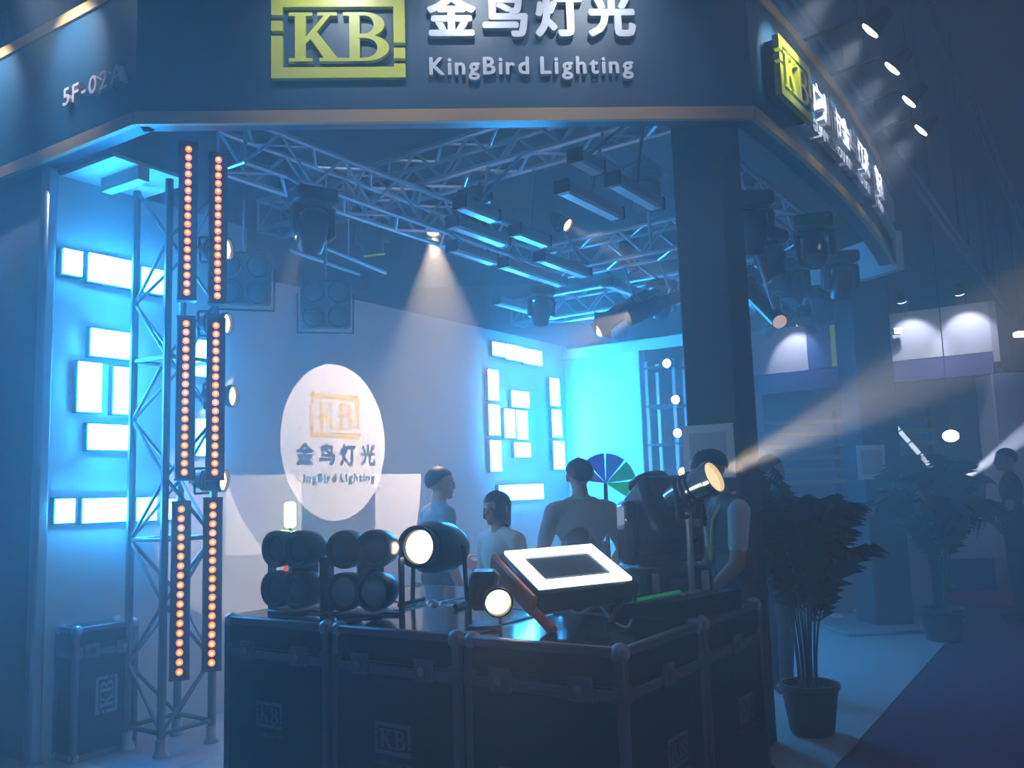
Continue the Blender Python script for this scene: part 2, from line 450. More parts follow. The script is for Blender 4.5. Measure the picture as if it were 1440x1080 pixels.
for k, s in enumerate((.40, 1.12, 1.80, 2.50, 3.2)):
    if s > CL: break
    F = oncurve(s); p = F.translation + V((0, 0, HT + .02)); n = F.to_3x3().col[2]
    arm_lamp(p - n * .05, n, 'arm lamp reaching over the curved fascia, number %s from its front corner' % ('one', 'two', 'three', 'four', 'five')[k], 60, 130, .52, -.02)
for s, w in ((1.15, 'above the emblem'), (1.95, 'between emblem and Chinese lettering'), (2.75, 'above the Chinese lettering')):
    p = FL + FX * s + V((0, 0, HT + .02)); arm_lamp(p - FN * .05, FN, 'arm lamp on the front fascia ' + w, 64, 75, .95, .40, -.55)
for k in (.62, 1.55):
    p = FL - LX * k + V((0, 0, HT + .02)); arm_lamp(p - LN * .05, LN, 'arm lamp over the 5F-02A fascia ' + ('beside the number' if k < 1 else 'away from the number'), 62, 170, .55, .25, -.34)

# ------------------------------------------------------------------ columns
def column(name, c, w, ang, h, m, label):
    b = MB().box((0, 0, h / 2), (w, w, h), rotz(c, ang), .012); return struct(name, b, m, label)
M_COLN = mat('dark_column_wrap', (.045, .05, .065), .6, var=.1)
CW = .33
CC = ony(1018, 640, 5.44); CC.z = 0
column('pillar_1', CC, CW, VA - math.pi / 2, ZF + .25, M_COLN, 'dark square pillar at the front corner of the booth')
PB = (onz(1218, 885, 0) + onz(1290, 885, 0)) / 2 + V((.02, .2, 0))
column('pillar_2', PB, .42, math.radians(6), ZF + .1, M_COLN, 'dark square pillar at the far end of the curved fascia')
# notice boards on the pillars (their codes are left blank)
def notice(name, label, c, n, sw, sh, m):
    M = face(c, V((-n.y, n.x, 0)))
    t = thing(name, label, 'notice', M)
    MB().box((0, 0, .006), (sw, sh, .012), None, .003).build('sheet', m, t)
    MB().box((0, 0, .013), (sw * .72, sh * .70, .002)).build('blank_print_area', mat('notice_grey', (.56, .52, .51), .6), t)
def onface(c, n, px, py):
    d = ray(px, py); k = n.dot(c - CAM) / n.dot(d); return CAM + d * k
nA = -VD; q = onface(CC + nA * (CW / 2 + .001), nA, 997, 635)
notice('notice_board', 'white square notice on the pillar above the silver lamp', q, nA, .325, .325, mat('cream_paper', (.80, .74, .70), .6))
nB = V((math.sin(math.radians(6)), -math.cos(math.radians(6)), 0)); q = onface(PB + nB * .211, nB, 1225, 650)
notice('notice_board', 'square notice on the far pillar by the palm', q, nB, .31, .36, MATS['cream_paper'])
# plate under the far pillar
b = MB().box((0, 0, .03), (1.15, .95, .04), rotz(PB + V((-.1, -.1, 0)), math.radians(6)), .01)
tag(b.build('plinth_board', mat('plinth_grey', (.32, .33, .34), .7), None), 'flat grey plinth board around the foot of the far pillar', 'plinth')

# ------------------------------------------------------------------ LED squares on the left wall
def led_set(label, rects):
    t = thing('led_square_display', label, 'light panel', WM)
    for (xa, xb, ya, yb) in rects:
        ym, xm = (ya + yb) / 2, (xa + xb) / 2
        ta, tb = onwall(xa, ym)[0], onwall(xb, ym)[0]; za, zb = onwall(xm, ya)[1], onwall(xm, yb)[1]
        c = ((ta + tb) / 2, (za + zb) / 2, .03); s = (tb - ta, za - zb, .05)
        h = MB().box((c[0], c[1], .0235), (s[0] + .02, s[1] + .02, .045)).build('panel_housing', M_BLACK, t, False)
        o = MB().box((c[0], c[1], .053), (s[0], s[1], .016)).build('lit_panel', M_PANEL, h, False)
    return t
led_set('bright cyan LED squares on the wall beside the truss tower', [
    (83, 109, 354, 388), (119, 184, 364, 402), (194, 223, 380, 413), (122, 183, 467, 504), (104, 136, 511, 580), (154, 181, 518, 583),
    (118, 179, 598, 633), (72, 98, 702, 735), (111, 174, 701, 734), (187, 213, 700, 732), (270, 287, 480, 530), (270, 287, 590, 641), (232, 241, 702, 730)])
led_set('bright cyan LED squares in the far corner behind the back-turned man', [
    (688, 704, 483, 501), (707, 730, 487, 507), (732, 756, 493, 513), (682, 695, 521, 563), (683, 697, 570, 612), (685, 699, 620, 663),
    (715, 738, 551, 573), (705, 718, 576, 616), (722, 736, 578, 618), (719, 740, 623, 643), (769, 781, 533, 571), (772, 784, 577, 615), (774, 788, 621, 660),
    (697, 709, 683, 698), (711, 733, 682, 703), (735, 758, 681, 702)])

# far fascia of the booth seen from inside
a, c = onz(1030, 449, ZF - .05), onz(1262, 378, ZF - .05)
b = MB(); strip(b, [a, c], ZF - .05, ZF + .35, -.1, 0); 
tag(b.build('fascia_backboard', mat('pale_board', (.70, .71, .72), .6), None, False), 'pale backboard of the fascia behind the pillars', 'board')
# ================================================================== TRUSSES
_unit = None
def unit_rod():
    global _unit
    if _unit is None: _unit = MB().lathe([(1, 0), (1, 1)], 7).mesh('rod', M_ALU)
    return _unit
_dark = None
def rod(name, a, c, r, parent, dark=False):
    global _dark
    if dark and _dark is None: _dark = MB().lathe([(1, 0), (1, 1)], 7).mesh('dark_rod', mat('dull_truss_metal', (.16, .16, .19), .45, .5))
    a, c = V(a), V(c); L = (c - a).length
    return obj(name, _dark if dark else unit_rod(), parent, frame(a, c - a) @ Matrix.Diagonal((r, r, L, 1)))
AXES = []
def to_truss(p):
    best = None
    for a, c, o1, o2 in AXES:
      for off in (o1, o2):
        d = c - a; k = max(0, min(1, (p - a).dot(d) / d.length_squared)); q = a + d * k + off
        if best is None or (q - p).length < (best - p).length: best = q
    return best
def truss(name, label, p0, p1, side, bay, r=.024, up=Z3, group=None, braces=True):
    p0, p1 = V(p0), V(p1); d = (p1 - p0); L = d.length; d.normalize()
    s = d.cross(V(up)); s = s.normalized() if s.length > .01 else V((1, 0, 0)); w = s.cross(d).normalized()
    AXES.append((p0, p1, (s - w) * (side / 2), (-s - w) * (side / 2)))
    t = thing(name, label, 'truss', p0, group)
    cs = [(s * i + w * j) * (side / 2) for i, j in ((-1, -1), (1, -1), (1, 1), (-1, 1))]
    for c in cs: rod('chord', c, c + d * L, r, t)
    n = max(1, round(L / bay)); bb = L / n
    for k in range(n):
        for i in range(4):
            a, c = cs[i], cs[(i + 1) % 4]
            if k % 2: a, c = c, a
            rod('brace', a + d * (bb * k), c + d * (bb * (k + 1)), r * .55, t)
    for k in (0, n):
        for i in range(4): rod('end_bar', cs[i] + d * (bb * k), cs[(i + 1) % 4] + d * (bb * k), r * .6, t)
    return t

# truss tower carrying the orange LED bars
TB = onz(238, 1052, 0); TS = .36
cu = UD * (TS / 2); cv = VD * (TS / 2)
TDW = (TB - W0).dot(NW)           # tower axis to wall
t = thing('truss_tower', 'upright aluminium truss tower carrying orange LED bars and round lamps', 'truss', TB)
TH = ZF - .08
cn = [-cu - cv, -cu + cv, cu + cv, cu - cv]
for c in cn: rod('chord', c + V((0, 0, .02)), c + V((0, 0, TH)), .026, t, True)
for k in range(9):
    z0 = .15 + k * .385
    for i in range(4):
        a, c = cn[i], cn[(i + 1) % 4]
        if (k + i) % 2: a, c = c, a
        rod('brace', a + V((0, 0, z0)), c + V((0, 0, z0 + .385)), .012, t, True)
        if k % 3 == 0: rod('cross_bar', cn[i] + V((0, 0, z0)), cn[(i + 1) % 4] + V((0, 0, z0)), .014, t, True)
MB().box((0, -(.46 - (TDW - .01)) / 2, .008), (.92, .46 + TDW - .01, .016), Matrix.Rotation(VA, 4, 'Z'), .004).build('base_plate', M_ALUD, t)
for c in cn:
    MB().lathe([(.05, .014), (.05, .03), (.034, .05), (.034, .12)], 14, Matrix.Translation(c)).build('foot_socket', M_ALU, t)

# orange LED bars: every lens is a part
lens_me = MB().lathe([(.021, 0), (.021, .008), (.015, .014), (.0, .016)], 12).mesh('lens', M_ORANGE)
core_me = MB().lathe([(.0105, .013), (.009, .0185), (0, .020)], 10).mesh('lens_core', M_ORANGEC)
YB = TB.y - .30
def led_bar(label, x0, y0, x1, y1, n, Y):
    a, c = ony(x0, y0, Y), ony(x1, y1, Y)
    xm = (a.x + c.x) / 2; a.x = c.x = xm
    out = V((CAM.x - xm, CAM.y - Y, 0)).normalized(); side = V((-out.y, out.x, 0))
    M = Matrix.Translation(V((xm, Y, c.z))) @ Matrix((side, out, Z3)).transposed().to_4x4()
    t = thing('led_bar', label, 'light bar', M, 'orange LED bars on the truss tower')
    L = a.z - c.z
    MB().box((0, -.035, L / 2), (.115, .07, L + .09), None, .008).build('housing', M_BLACK, t)
    for z in (-.045, L + .045): MB().box((0, -.035, z), (.12, .08, .014), None, .004).build('end_cap', M_PLAST, t)
    MB().box((0, -.10, L * .5), (.03, .07, .12), None, .004).build('bracket', M_ALUD, t)
    for k in range(n):
        F = Matrix.Translation((0, 0, L * k / (n - 1))) @ frame((0, 0, 0), (0, 1, 0))
        o = obj('lens', lens_me, t, F); obj('lens_core', core_me, o)
for w, col, wo in ((0, ((265, 210, 263, 411), (263, 455, 258, 664), (257, 716, 250, 945)), 'beside the LED squares'),
                   (1, ((309, 225, 304, 416), (303, 458, 303, 664), (302, 711, 295, 932)), 'beside the round lamps')):
    for k, (xa, ya, xb, yb) in enumerate(col):
        led_bar('orange LED bar, %s of the row of three %s' % (('topmost', 'middle one', 'lowest')[k], wo), xa, ya, xb, yb, 18, YB + (0 if w == 0 else .02))

# ================================================================== FIXTURES
def par(name, label, p, d, r, L, lens, hang=None, energy=0, color=WARM, deg=30, blend=.3, group=None, barn=False, body=None):
    """round lamp: p is the centre of the lens, d where it points, hang the point its yoke holds on to"""
    p, d = V(p), V(d).normalized(); t = thing(name, label, 'lamp', p, group)
    F = frame((0, 0, 0), d)
    MB().lathe([(r * .35, -L), (r * .7, -L * .93), (r * .95, -L * .55), (r * 1.0, -.02), (r * 1.12, -.012), (r * 1.12, .02), (r * .98, .02), (r * .94, -.02)], 22, F, True).build('body', body or M_PLAST, t)
    MB().lathe([(r * .95, -.018), (r * .93, .0), (r * .6, .012), (0, .016)], 22, F, False).build('lens', lens, t)
    for k in range(3): MB().lathe([(r * 1.0, -L * (.35 + .12 * k)), (r * 1.06, -L * (.36 + .12 * k)), (r * 1.06, -L * (.39 + .12 * k)), (r * .98, -L * (.40 + .12 * k))], 20, F).build('cooling_fin', M_PLAST, t)
    if hang is not None:
        h = V(hang) - p; piv = -d * (L * .45); ax = d.cross(h if h.length > .01 else Z3)
        ax = ax.normalized() if ax.length > .05 else V((d.y, -d.x, 0)).normalized()
        if ax.length < .1: ax = V((1, 0, 0))
        e = (h - piv).normalized() if (h - piv).length > .01 else Z3
        q = r * 1.22; mid = piv + e * (q * 1.1)
        b = MB()
        for s in (-1, 1): b.tube(piv + ax * (q * s), mid + ax * (q * s), .009, n=6)
        b.tube(mid - ax * q, mid + ax * q, .009, n=6)
        b.build('yoke', M_BLACK, t)
        MB().tube(mid, h, .012, n=8).build('clamp', M_ALUD, t)
    if energy: spot(name + '_beam', p + d * .03, d, energy, color, deg, blend, .03, t)
    return t

# round warm lamps up the truss tower and up the far rack
TZ = cn[0]
for k, (x, y) in enumerate(((318, 351), (317, 455), (325, 557), (312, 676))):
    p = ony(x, y, TB.y - .06); d = (VD * .42 - UD * .85 + V((0, 0, -.05)))
    hang = V((TB.x, TB.y, p.z)) - cu * .9 
    par('round_lamp', 'lit round lamp on the truss tower, %s from the top' % ('first', 'second', 'third', 'fourth')[k], p, d, .066, .20, M_WARMON, hang, 12, WARM, 24, .5)

# trusses overhead
T2 = onz(640, 232, ZF + .545)
truss('box_truss', 'long box truss crossing behind the front fascia', T2 + UD * 2.3, T2 - UD * 2.25, .29, .29, .025)
T1 = onz(372, 222, ZF + .20)
truss('box_truss', 'box truss running back over the truss tower', T1 - VD * .28, T1 + VD * 3.9, .29, .29, .022)
T3 = onz(760, 372, ZF + .05)
truss('box_truss', 'box truss hung with slim LED battens in mid booth', T3 + UD * ((T1 - T3).dot(UD) - .31), T3 - UD * 2.0, .27, .27, .022)
T4 = onz(840, 424, ZF - .05)
truss('box_truss', 'box truss nearest the end wall', T4 + UD * 1.1, T4 - UD * 1.9, .27, .27, .024)
T5 = onz(1075, 225, ZF + .18) + UD * .42
truss('box_truss', 'box truss running behind the curved fascia', T5 - VD * .1, T5 + VD * 3.0, .27, .27, .02)

# three warm beams from the trusses
p1 = ony(425, 334, T1.y + .75); p2 = ony(610, 326, T3.y - .62); p3 = ony(797, 316, T3.y - .65)
par('beam_lamp', 'lamp on the truss with a weak beam above the oval', p1, (-.22, -.30, -1), .062, .24, M_WARMON, to_truss(p1), 120, WARM, 26, .4)
par('beam_lamp', 'brightest lamp on the truss with a wide warm beam', p2, (.05, -.34, -1), .066, .26, M_WHITEON, to_truss(p2), 950, (1, .76, .52), 42, .25)
par('beam_lamp', 'lamp on the truss among LED battens pointing at the pillar', p3, (.85, -.55, -.72), .062, .24, M_WARMON, to_truss(p3), 300, WARM, 15, .3)

def moving_head(name, label, p, pan, tilt, k=1.0, hung=True, lens=M_GLASS, group=None, body=None, ring=None, boxy=False):
    """base at p; hung: yoke points down"""
    t = thing(name, label, 'moving light', Matrix.Translation(V(p)) @ Matrix.Rotation(pan, 4, 'Z') @ (Matrix.Rotation(math.pi, 4, 'X') if hung else Matrix.Identity(4)) @ Matrix.Diagonal((k, k, k, 1)), group)
    bm_ = body or M_PLAST
    MB().box((0, 0, .055), (.30, .24, .11), None, .02).build('base', bm_, t)
    MB().lathe([(.09, .11), (.08, .13)], 16).build('turntable', M_BLACK, t)
    for s in (-1, 1):
        MB().box((s * .135, 0, .235), (.05, .11, .23), None, .018).build('yoke_arm', bm_, t)
    MB().box((0, 0, .14), (.30, .12, .035), None, .012).build('yoke_bar', bm_, t)
    F = Matrix.Translation((0, 0, .28)) @ Matrix.Rotation(tilt, 4, 'X')
    if boxy: h = MB().box((0, 0, .0), (.21, .24, .26), F, .03).build('head', bm_, t)
    else: h = MB().lathe([(.04, -.15), (.085, -.13), (.105, -.04), (.105, .06), (.095, .15), (.088, .165), (.080, .155)], 22, F).build('head', bm_, t)
    MB().lathe([(.080, .150), (.078, .160), (.05, .172), (0, .176)], 20, F, False).build('lens', lens, h)
    if ring: MB().lathe([(.088, .158), (.098, .158), (.098, .172), (.088, .172), (.088, .158)], 20, F, False).build('ring', ring, h)
    if hung: MB().tube((0, 0, .01), t.matrix_world.inverted() @ to_truss(V(p)), .016 / k).build('clamp', M_ALUD, t)
    MB().box((0, -.122, .055), (.12, .008, .05), None, .003).build('display', M_GLASS, t)
    return t
q = onz(440, 268, ZF - .10); moving_head('moving_head_light', 'bulky black moving head under the truss crossing', q, .6, .5, .95)
q = ony(522, 292, T3.y - .3); moving_head('moving_head_light', 'dark moving head with a yellow-green ring', q, -.4, .25, 1.05, ring=mat('green_ring', (.4, .6, .05), .4, emit=(.35, .6, .03), es=.35))
q = ony(618, 268, T3.y - .25); moving_head('moving_head_light', 'black moving head above the wide warm beam', q, .3, -.4, 1.0)
for k, (x, y, dy, pn, tl, lab) in enumerate(((700, 318, .35, .4, .7, 'tilted towards the oval'), (905, 240, -.9, .2, .9, 'close to the front pillar'), (880, 330, -.2, 1.2, -.6, 'between slim LED battens'),
        (930, 395, .0, .4, .4, 'above the far round lamps'), (760, 405, .2, .2, .5, 'above the far LED squares'), (668, 268, -1.5, .9, -.5, 'on the long front truss'))):
    q = ony(x, y, T3.y + dy); moving_head('moving_head_light', 'small black moving head ' + lab, q, pn, tl, .85)

def blinder(name, label, M, k=1.0, lens=M_GLASS, lamps=((-1, 1), (1, 1), (-1, -1), (1, -1)), shape='flat', group=None):
    """four-lamp blinder; local x right, y up, z out of the front"""
    t = thing(name, label, 'stage light', M @ Matrix.Diagonal((k, k, k, 1)), group)
    if shape == 'flat':
        MB().box((0, 0, -.05), (.42, .42, .10), None, .02).build('body', M_PLAST, t)
    else:
        MB().box((0, 0, -.14), (.14, .36, .16), None, .02).build('body', M_PLAST, t)
    for x, y in lamps:
        F = Matrix.Translation((x * .105, y * .105, 0))
        if shape == 'flat': h = MB().lathe([(.096, -.02), (.1, .02), (.09, .025), (.075, .0)], 20, F).build('lamp_ring', M_BLACK, t)
        else: h = MB().lathe([(.03, -.20), (.07, -.18), (.096, -.10), (.1, .0), (.102, .03), (.09, .03), (.075, .0)], 20, F).build('lamp_head', M_PLAST, t)
        MB().lathe([(.082, .004), (.07, .012), (.04, .022), (0, .026)], 18, F, False).build('lens', lens, h)
    b = MB()
    for s in (-1, 1): b.box((s * .235, -.08, -.06), (.012, .34, .05))
    b.box((0, -.245, -.06), (.482, .014, .05)); b.build('yoke', M_BLACK, t)
    return t
for (x, y, Y, lab) in ((343, 392, 6.4, 'unlit four-lamp blinder hung next to the truss tower'), (458, 428, 7.0, 'unlit four-lamp blinder hung above the oval')):
    p = ony(x, y, Y); d = (V((0, 0, 1.5)) - p + V((.3, 0, 0))); 
    t = blinder('blinder_light', lab, frame(p, d), .95)
    MB().tube((0, .1, -.1), (0, .62, -.18), .012).build('hanger', M_ALUD, t)

# slim LED battens hung along the mid booth trusses
def batten(label, p, d, L, w=.11, group='slim LED battens under the trusses', roll=0, m=None, lens=None, name='led_batten'):
    d = V(d).normalized(); t = thing(name, label, 'light bar', frame(p, d) @ Matrix.Rotation(roll, 4, 'Z'), group)
    MB().box((0, 0, 0), (w, w * .75, L), None, .012).build('housing', m or mat('grey_housing', (.42, .46, .50), .4, .3, var=.1), t)
    MB().box((0, -w * .38, 0), (w * .7, .012, L * .92), None, .004).build('front_lens', lens or mat('frosted_lens', (.5, .56, .6), .25), t)
    for s in (-1, 1):
        MB().box((0, 0, s * L / 2), (w * 1.08, w * .85, .014), None, .003).build('end_cap', M_BLACK, t)
    MB().tube((0, w * .35, 0), t.matrix_world.inverted() @ to_truss(V(p)), .013).build('clamp', M_ALUD, t)
    return t
bars = [((790, 258), (872, 308)), ((858, 246), (930, 295)), ((642, 312), (706, 340)), ((640, 340), (690, 372)), ((712, 372), (790, 396)), ((760, 360), (826, 386)),
        ((702, 424), (766, 440)), ((852, 396), (912, 418)), ((812, 218), (838, 238)), ((650, 285), (692, 305)), ((726, 322), (766, 342))]
for (a, c) in bars:
    am = ((a[0] + c[0]) / 2, (a[1] + c[1]) / 2)
    zz = ZF - .18 if am[1] > 230 else ZF - .05
    A = onz(*am, zz); k = abs(c[0] - a[0]) * A.y / FPX
    batten('slim LED batten hung under the booth trusses', A, VD, min(1.0, max(.3, k / .50)))
for (x0, y0, x1, y1, Y) in ((432, 338, 542, 384, 6.9), (408, 352, 505, 386, 6.9)):
    A, C = ony(x0, y0, Y), ony(x1, y1, Y + .9)
    t = thing('light_rail', 'thin pale rail above the oval on the wall', 'rail', A, 'thin rails over the oval')
    rod('tube', (0, 0, 0), C - A, .016, t); rod('hanger', (C - A) * .5, (C - A) * .5 + V((0, 0, .8)), .005, t)

# dark fixtures crowded behind the curved fascia
dk = [(1078, 268), (1100, 300), (1120, 262), (1140, 330), (1165, 300), (1180, 345), (1075, 345), (1112, 372), (1150, 378), (1200, 352), (1105, 335), (1170, 372)]
placed = [(ony(1075, 420, 6.6), False)]
for i, (x, y) in enumerate(dk):
    q = onz(x, y, ZF - .12) + UD * .12
    if i % 3 == 2: q.z -= .26
    for _ in range(40):                     # keep the crowded fixtures clear of each other
        if all((q - e).xy.length > (.60 if i % 3 == 2 and f_ else .56 if i % 3 == 2 or f_ else .38) for e, f_ in placed): break
        q += VD * .06 + UD * .02
    placed.append((q.copy(), i % 3 == 2))
    if i % 3 == 2:
        batten('black batten crowded behind the curved fascia', q, VD * 1 + UD * (.1 * (i % 5)), .62, .13, 'black battens behind the curved fascia', 0, M_BLACK, M_PLAST, name='black_batten')
    else:
        t = moving_head('moving_head_light', 'black moving head hung behind the curved fascia', q, i * .7, .5 + .3 * (i % 3), .95, group='black moving heads behind the curved fascia')
A, C = onz(1052, 402, 3.25), None
A = ony(1040, 395, 6.9); C = ony(1096, 452, 6.35)
t = thing('black_tube_light', 'black tube light with a pale lit end hanging beside the pillar', 'lamp', A)
D = C - A
MB().tube((0, 0, 0), D, .06, n=14).build('body', M_PLAST, t); MB().tube(D * .985, D * 1.015, .052, n=14).build('lens', mat('dim_warm_lens', (.8, .7, .6), .3, emit=(1, .75, .5), es=.6), t)
MB().tube(D * .95, to_truss(A + D * .95) - A, .012).build('hanger', M_ALUD, t)

# far rack with four round lamps beside the pillar
RB = onback(930, 560)[2]; RB = V((RB.x, RB.y - .35, 0))
t = thing('lamp_rack', 'upright rack of dark shelves with four round lamps by the pillar', 'rack', rotz(RB, VA - math.pi / 2))
for x in (-.16, .16):
    for y in (-.14, .14): MB().box((x, y, 1.45), (.035, .035, 2.9)).build('upright', M_ALU, t, False)
for k in range(7): MB().box((0, 0, .3 + .42 * k), (.36, .32, .03)).build('shelf', M_BLACK, t, False)
for k, (x, y) in enumerate(((938, 511), (950, 562), (953, 609), (960, 664))):
    p = ony(x, y, RB.y - .46); par('round_lamp', 'lit round lamp on the rack by the pillar, %s from the top' % ('first', 'second', 'third', 'fourth')[k], p, (-.45, -.85, -.05), .05, .16, M_WARMON, p + V((.03, .34, .0)), 10, WARM, 30, .5)

# ================================================================== PROJECTED LIGHT ON THE LEFT WALL
M_GOBO = mat('gobo_metal', (.01, .01, .01), .6)
M_GEL = mat('yellow_gobo_glass')
_n = M_GEL.node_tree; _n.nodes.clear(); _o = _n.nodes.new('ShaderNodeOutputMaterial'); _t = _n.nodes.new('ShaderNodeBsdfTransparent')
_t.inputs['Color'].default_value = (1, .86, .34, 1); _n.links.new(_t.outputs[0], _o.inputs['Surface'])
def projector(label, L, target, energy, deg):
    """profile light with a slide (gobo) in its barrel: the slide is the wall picture shrunk towards the lamp"""
    d = (target - L).normalized(); p = L - d * .05
    t = par('profile_light', label, p, d, .06, .34, M_WHITEON, to_truss(p))
    MB().lathe([(.080, -.02), (.080, .30), (.084, .30), (.084, -.02), (.080, -.02)], 24, frame((0, 0, 0), d), False).build('lens_barrel', M_PLAST, t)
    spot('profile_beam', L, d, energy, (1, .80, .66), deg, .05, .00015, t)
    k = .17 / (target - L).length
    return t, t.matrix_world.inverted() @ Matrix.Translation(L) @ Matrix.Scale(k, 4) @ Matrix.Translation(-L)
ta = onwall(394, 621)[0]; tb = onwall(541, 621)[0]; zt = onwall(468, 512)[1]; zb = onwall(468, 733)[1]
rx, rz = (tb - ta) / 2, (zt - zb) / 2; OC = ((ta + tb) / 2, (zt + zb) / 2)
OM = WM @ Matrix.Translation((OC[0], OC[1], 0))
LP = T3 - UD * 1.18 - Z3 * .60
t, G = projector('profile light on the mid truss projecting the lettered oval on the wall', LP, OM.translation.copy(), PROJ_OVAL, 34)
G = G @ OM
b = MB(); ei = arc(0, 0, rx, rz, 0, 354, 59); eo = arc(0, 0, rx * 1.9, rz * 1.7, 0, 354, 59)
for k in range(60): b.add([(*ei[k], 0), (*ei[(k + 1) % 60], 0), (*eo[(k + 1) % 60], 0), (*eo[k], 0)], [(0, 1, 2, 3)], G)
b.build('gobo_mask', M_GOBO, t, False)
def oo(px, py): a = onwall(px, py); return a[0] - OC[0], a[1] - OC[1]
xa, ya = oo(436, 615); xb, _ = oo(506, 615)
logo(t, G @ Matrix.Translation((xa, ya, 0)), xb - xa, .003, M_GEL)
xa, ya = oo(414, 654); xb, _ = oo(530, 654)
write('金鸟灯光', .19, .0015, M_GOBO, t, lambda x: G @ Matrix.Translation((xa - .01 + x, ya + .02, 0)), off=.007, fixed=(xb - xa + .02) / 4, name='character')
xa2, ya2 = oo(416, 678); xb2, _ = oo(527, 678)
write('KingBird Lighting', .095, .0015, M_GOBO, t, lambda x: G @ Matrix.Translation((xa2 + x, ya2, 0)), off=.003, gap=.13, fit=xb2 - xa2)
# two square-cut patches of white light low on the wall
a0, z1, _ = onwall(318, 668); a1 = onwall(424, 668)[0]; a2 = onwall(527, 668)[0]; a3 = onwall(615, 668)[0]; z0 = onwall(318, 783)[1]
LP2 = T3 - UD * .82 - Z3 * .62
t, G = projector('profile light on the mid truss projecting two square patches on the wall', LP2, WM @ V(((a0 + a3) / 2, (z0 + z1) / 2, 0)), PROJ_PATCH, 52)
G = G @ WM; b = MB(); E = 1.6
for (x0_, x1_, y0_, y1_) in ((a0 - E, a0, z0, z1), (a1, a2, z0, z1), (a3, a3 + E, z0, z1), (a0 - E, a3 + E, z1, z1 + E), (a0 - E, a3 + E, z0 - E, z0)):
    b.add([(x0_, y0_, 0), (x1_, y0_, 0), (x1_, y1_, 0), (x0_, y1_, 0)], [(0, 1, 2, 3)], G)
b.build('gobo_mask', M_GOBO, t, False)
# ================================================================== COUNTER OF FLIGHT CASES
HC = 1.0
C0 = onz(876, 914, HC); C0.z = 0
CWD = (onz(310, 870, HC) - onz(876, 914, HC)).dot(UD) / 3     # case length
CDP = (onz(1082, 846, HC) - onz(876, 914, HC)).dot(VD) / 2    # case depth
def flight_case(label, M, w, d, h, logos=(), name='flight_case', lid=.13, wheels=True, top=None, latch=True):
    """local origin at a floor corner, x along the front (w), y into depth (d); front face is y=0, visible end face is x=w"""
    t = thing(name, label, 'flight case', M)
    z0 = .10 if wheels else .0; e = .035; g = .004
    MB().box((w / 2, d / 2, (z0 + h - lid) / 2), (w - 2 * g, d - 2 * g, h - lid - z0 - .006)).build('body', M_CASE, t, False)
    l = MB().box((w / 2, d / 2, h - lid / 2), (w - 2 * g, d - 2 * g, lid - .004)).build('lid', [M_CASE], t, False)
    MB().box((w / 2, d / 2, h + .0005), (w - .05, d - .05, .005)).build('top_sheet', top or M_CASETOP, l, False)
    def bar(c, s): MB().box(c, s, None, .006).build('edge_strip', M_EDGE, t)
    for x in (0, w):
        sx = e / 2 - .002 if x == 0 else -e / 2 + .002
        for y in (0, d):
            sy = e / 2 - .002 if y == 0 else -e / 2 + .002
            bar((x + sx, y + sy, (z0 + h) / 2), (e, e, h - z0))
    for y in (0, d):
        sy = e / 2 - .003 if y == 0 else -e / 2 + .003
        for z in (z0 + e / 2, h - e / 2 + .003, h - lid - .03): bar((w / 2, y + sy, z), (w - .01, e, e if z > h - e else e * 1.15))
    for x in (0, w):
        sx = e / 2 - .003 if x == 0 else -e / 2 + .003
        for z in (z0 + e / 2, h - e / 2 + .003, h - lid - .03): bar((x + sx, d / 2, z), (e, d - .01, e if z > h - e else e * 1.15))
    for x in (0, w):
        for y in (0, d):
            for z in (z0, h):
                cx = x + (.026 if x == 0 else -.026); cy = y + (.026 if y == 0 else -.026); cz = z + (.018 if z == z0 else -.018)
                MB().ball((cx, cy, cz), .036, 12, 8).build('ball_corner', M_ALUD, t)
                if z == h: MB().box((cx, cy, h - lid - .02), (.062, .062, .075), None, .012).build('corner_brace', M_EDGE, t)
    if latch:
        for x in (w * .25, w * .75):
            q = MB().box((x, -.004, h - lid - .015), (.10, .014, .085), None, .005).build('latch', M_EDGE, t)
            MB().lathe([(.018, 0), (.018, .012)], 12, frame((x, -.010, h - lid - .015), (0, -1, 0))).build('latch_knob', M_CHROME, q)
        q = MB().box((w + .004, d / 2, h - lid - .015), (.014, .10, .085), None, .005).build('latch', M_EDGE, t)
        MB().lathe([(.018, 0), (.018, .012)], 12, frame((w + .010, d / 2, h - lid - .015), (1, 0, 0))).build('latch_knob', M_CHROME, q)
    if wheels:
        for x in (.12, w - .12):
            for y in (.12, d - .12):
                q = MB().box((x, y, .092), (.08, .08, .014)).build('caster', M_EDGE, t)
                MB().lathe([(.042, -.018), (.046, 0), (.042, .018)], 16, frame((x, y, .046), (1, 0, 0))).build('wheel', M_PLAST, q)
    for side, cx, cz, lw, rot, cap in logos:
        F = face((cx, .0035, cz), (1, 0, 0)) if side == 'front' else face((w - .0035, cx, cz), (0, 1, 0))
        F = F @ Matrix.Rotation(rot, 4, 'Z') @ Matrix.Translation((-lw / 2, -lw * .325, 0))
        logo(t, F, lw, .0035, cap or M_PRINT)
        if rot == 0: write('KINGBIRD LIGHTING', lw * .13, .001, cap or M_PRINT, t, lambda x: F @ Matrix.Translation((x - lw * .06, -lw * .22, .002)), gap=.12, fit=lw * 1.12)
    return t

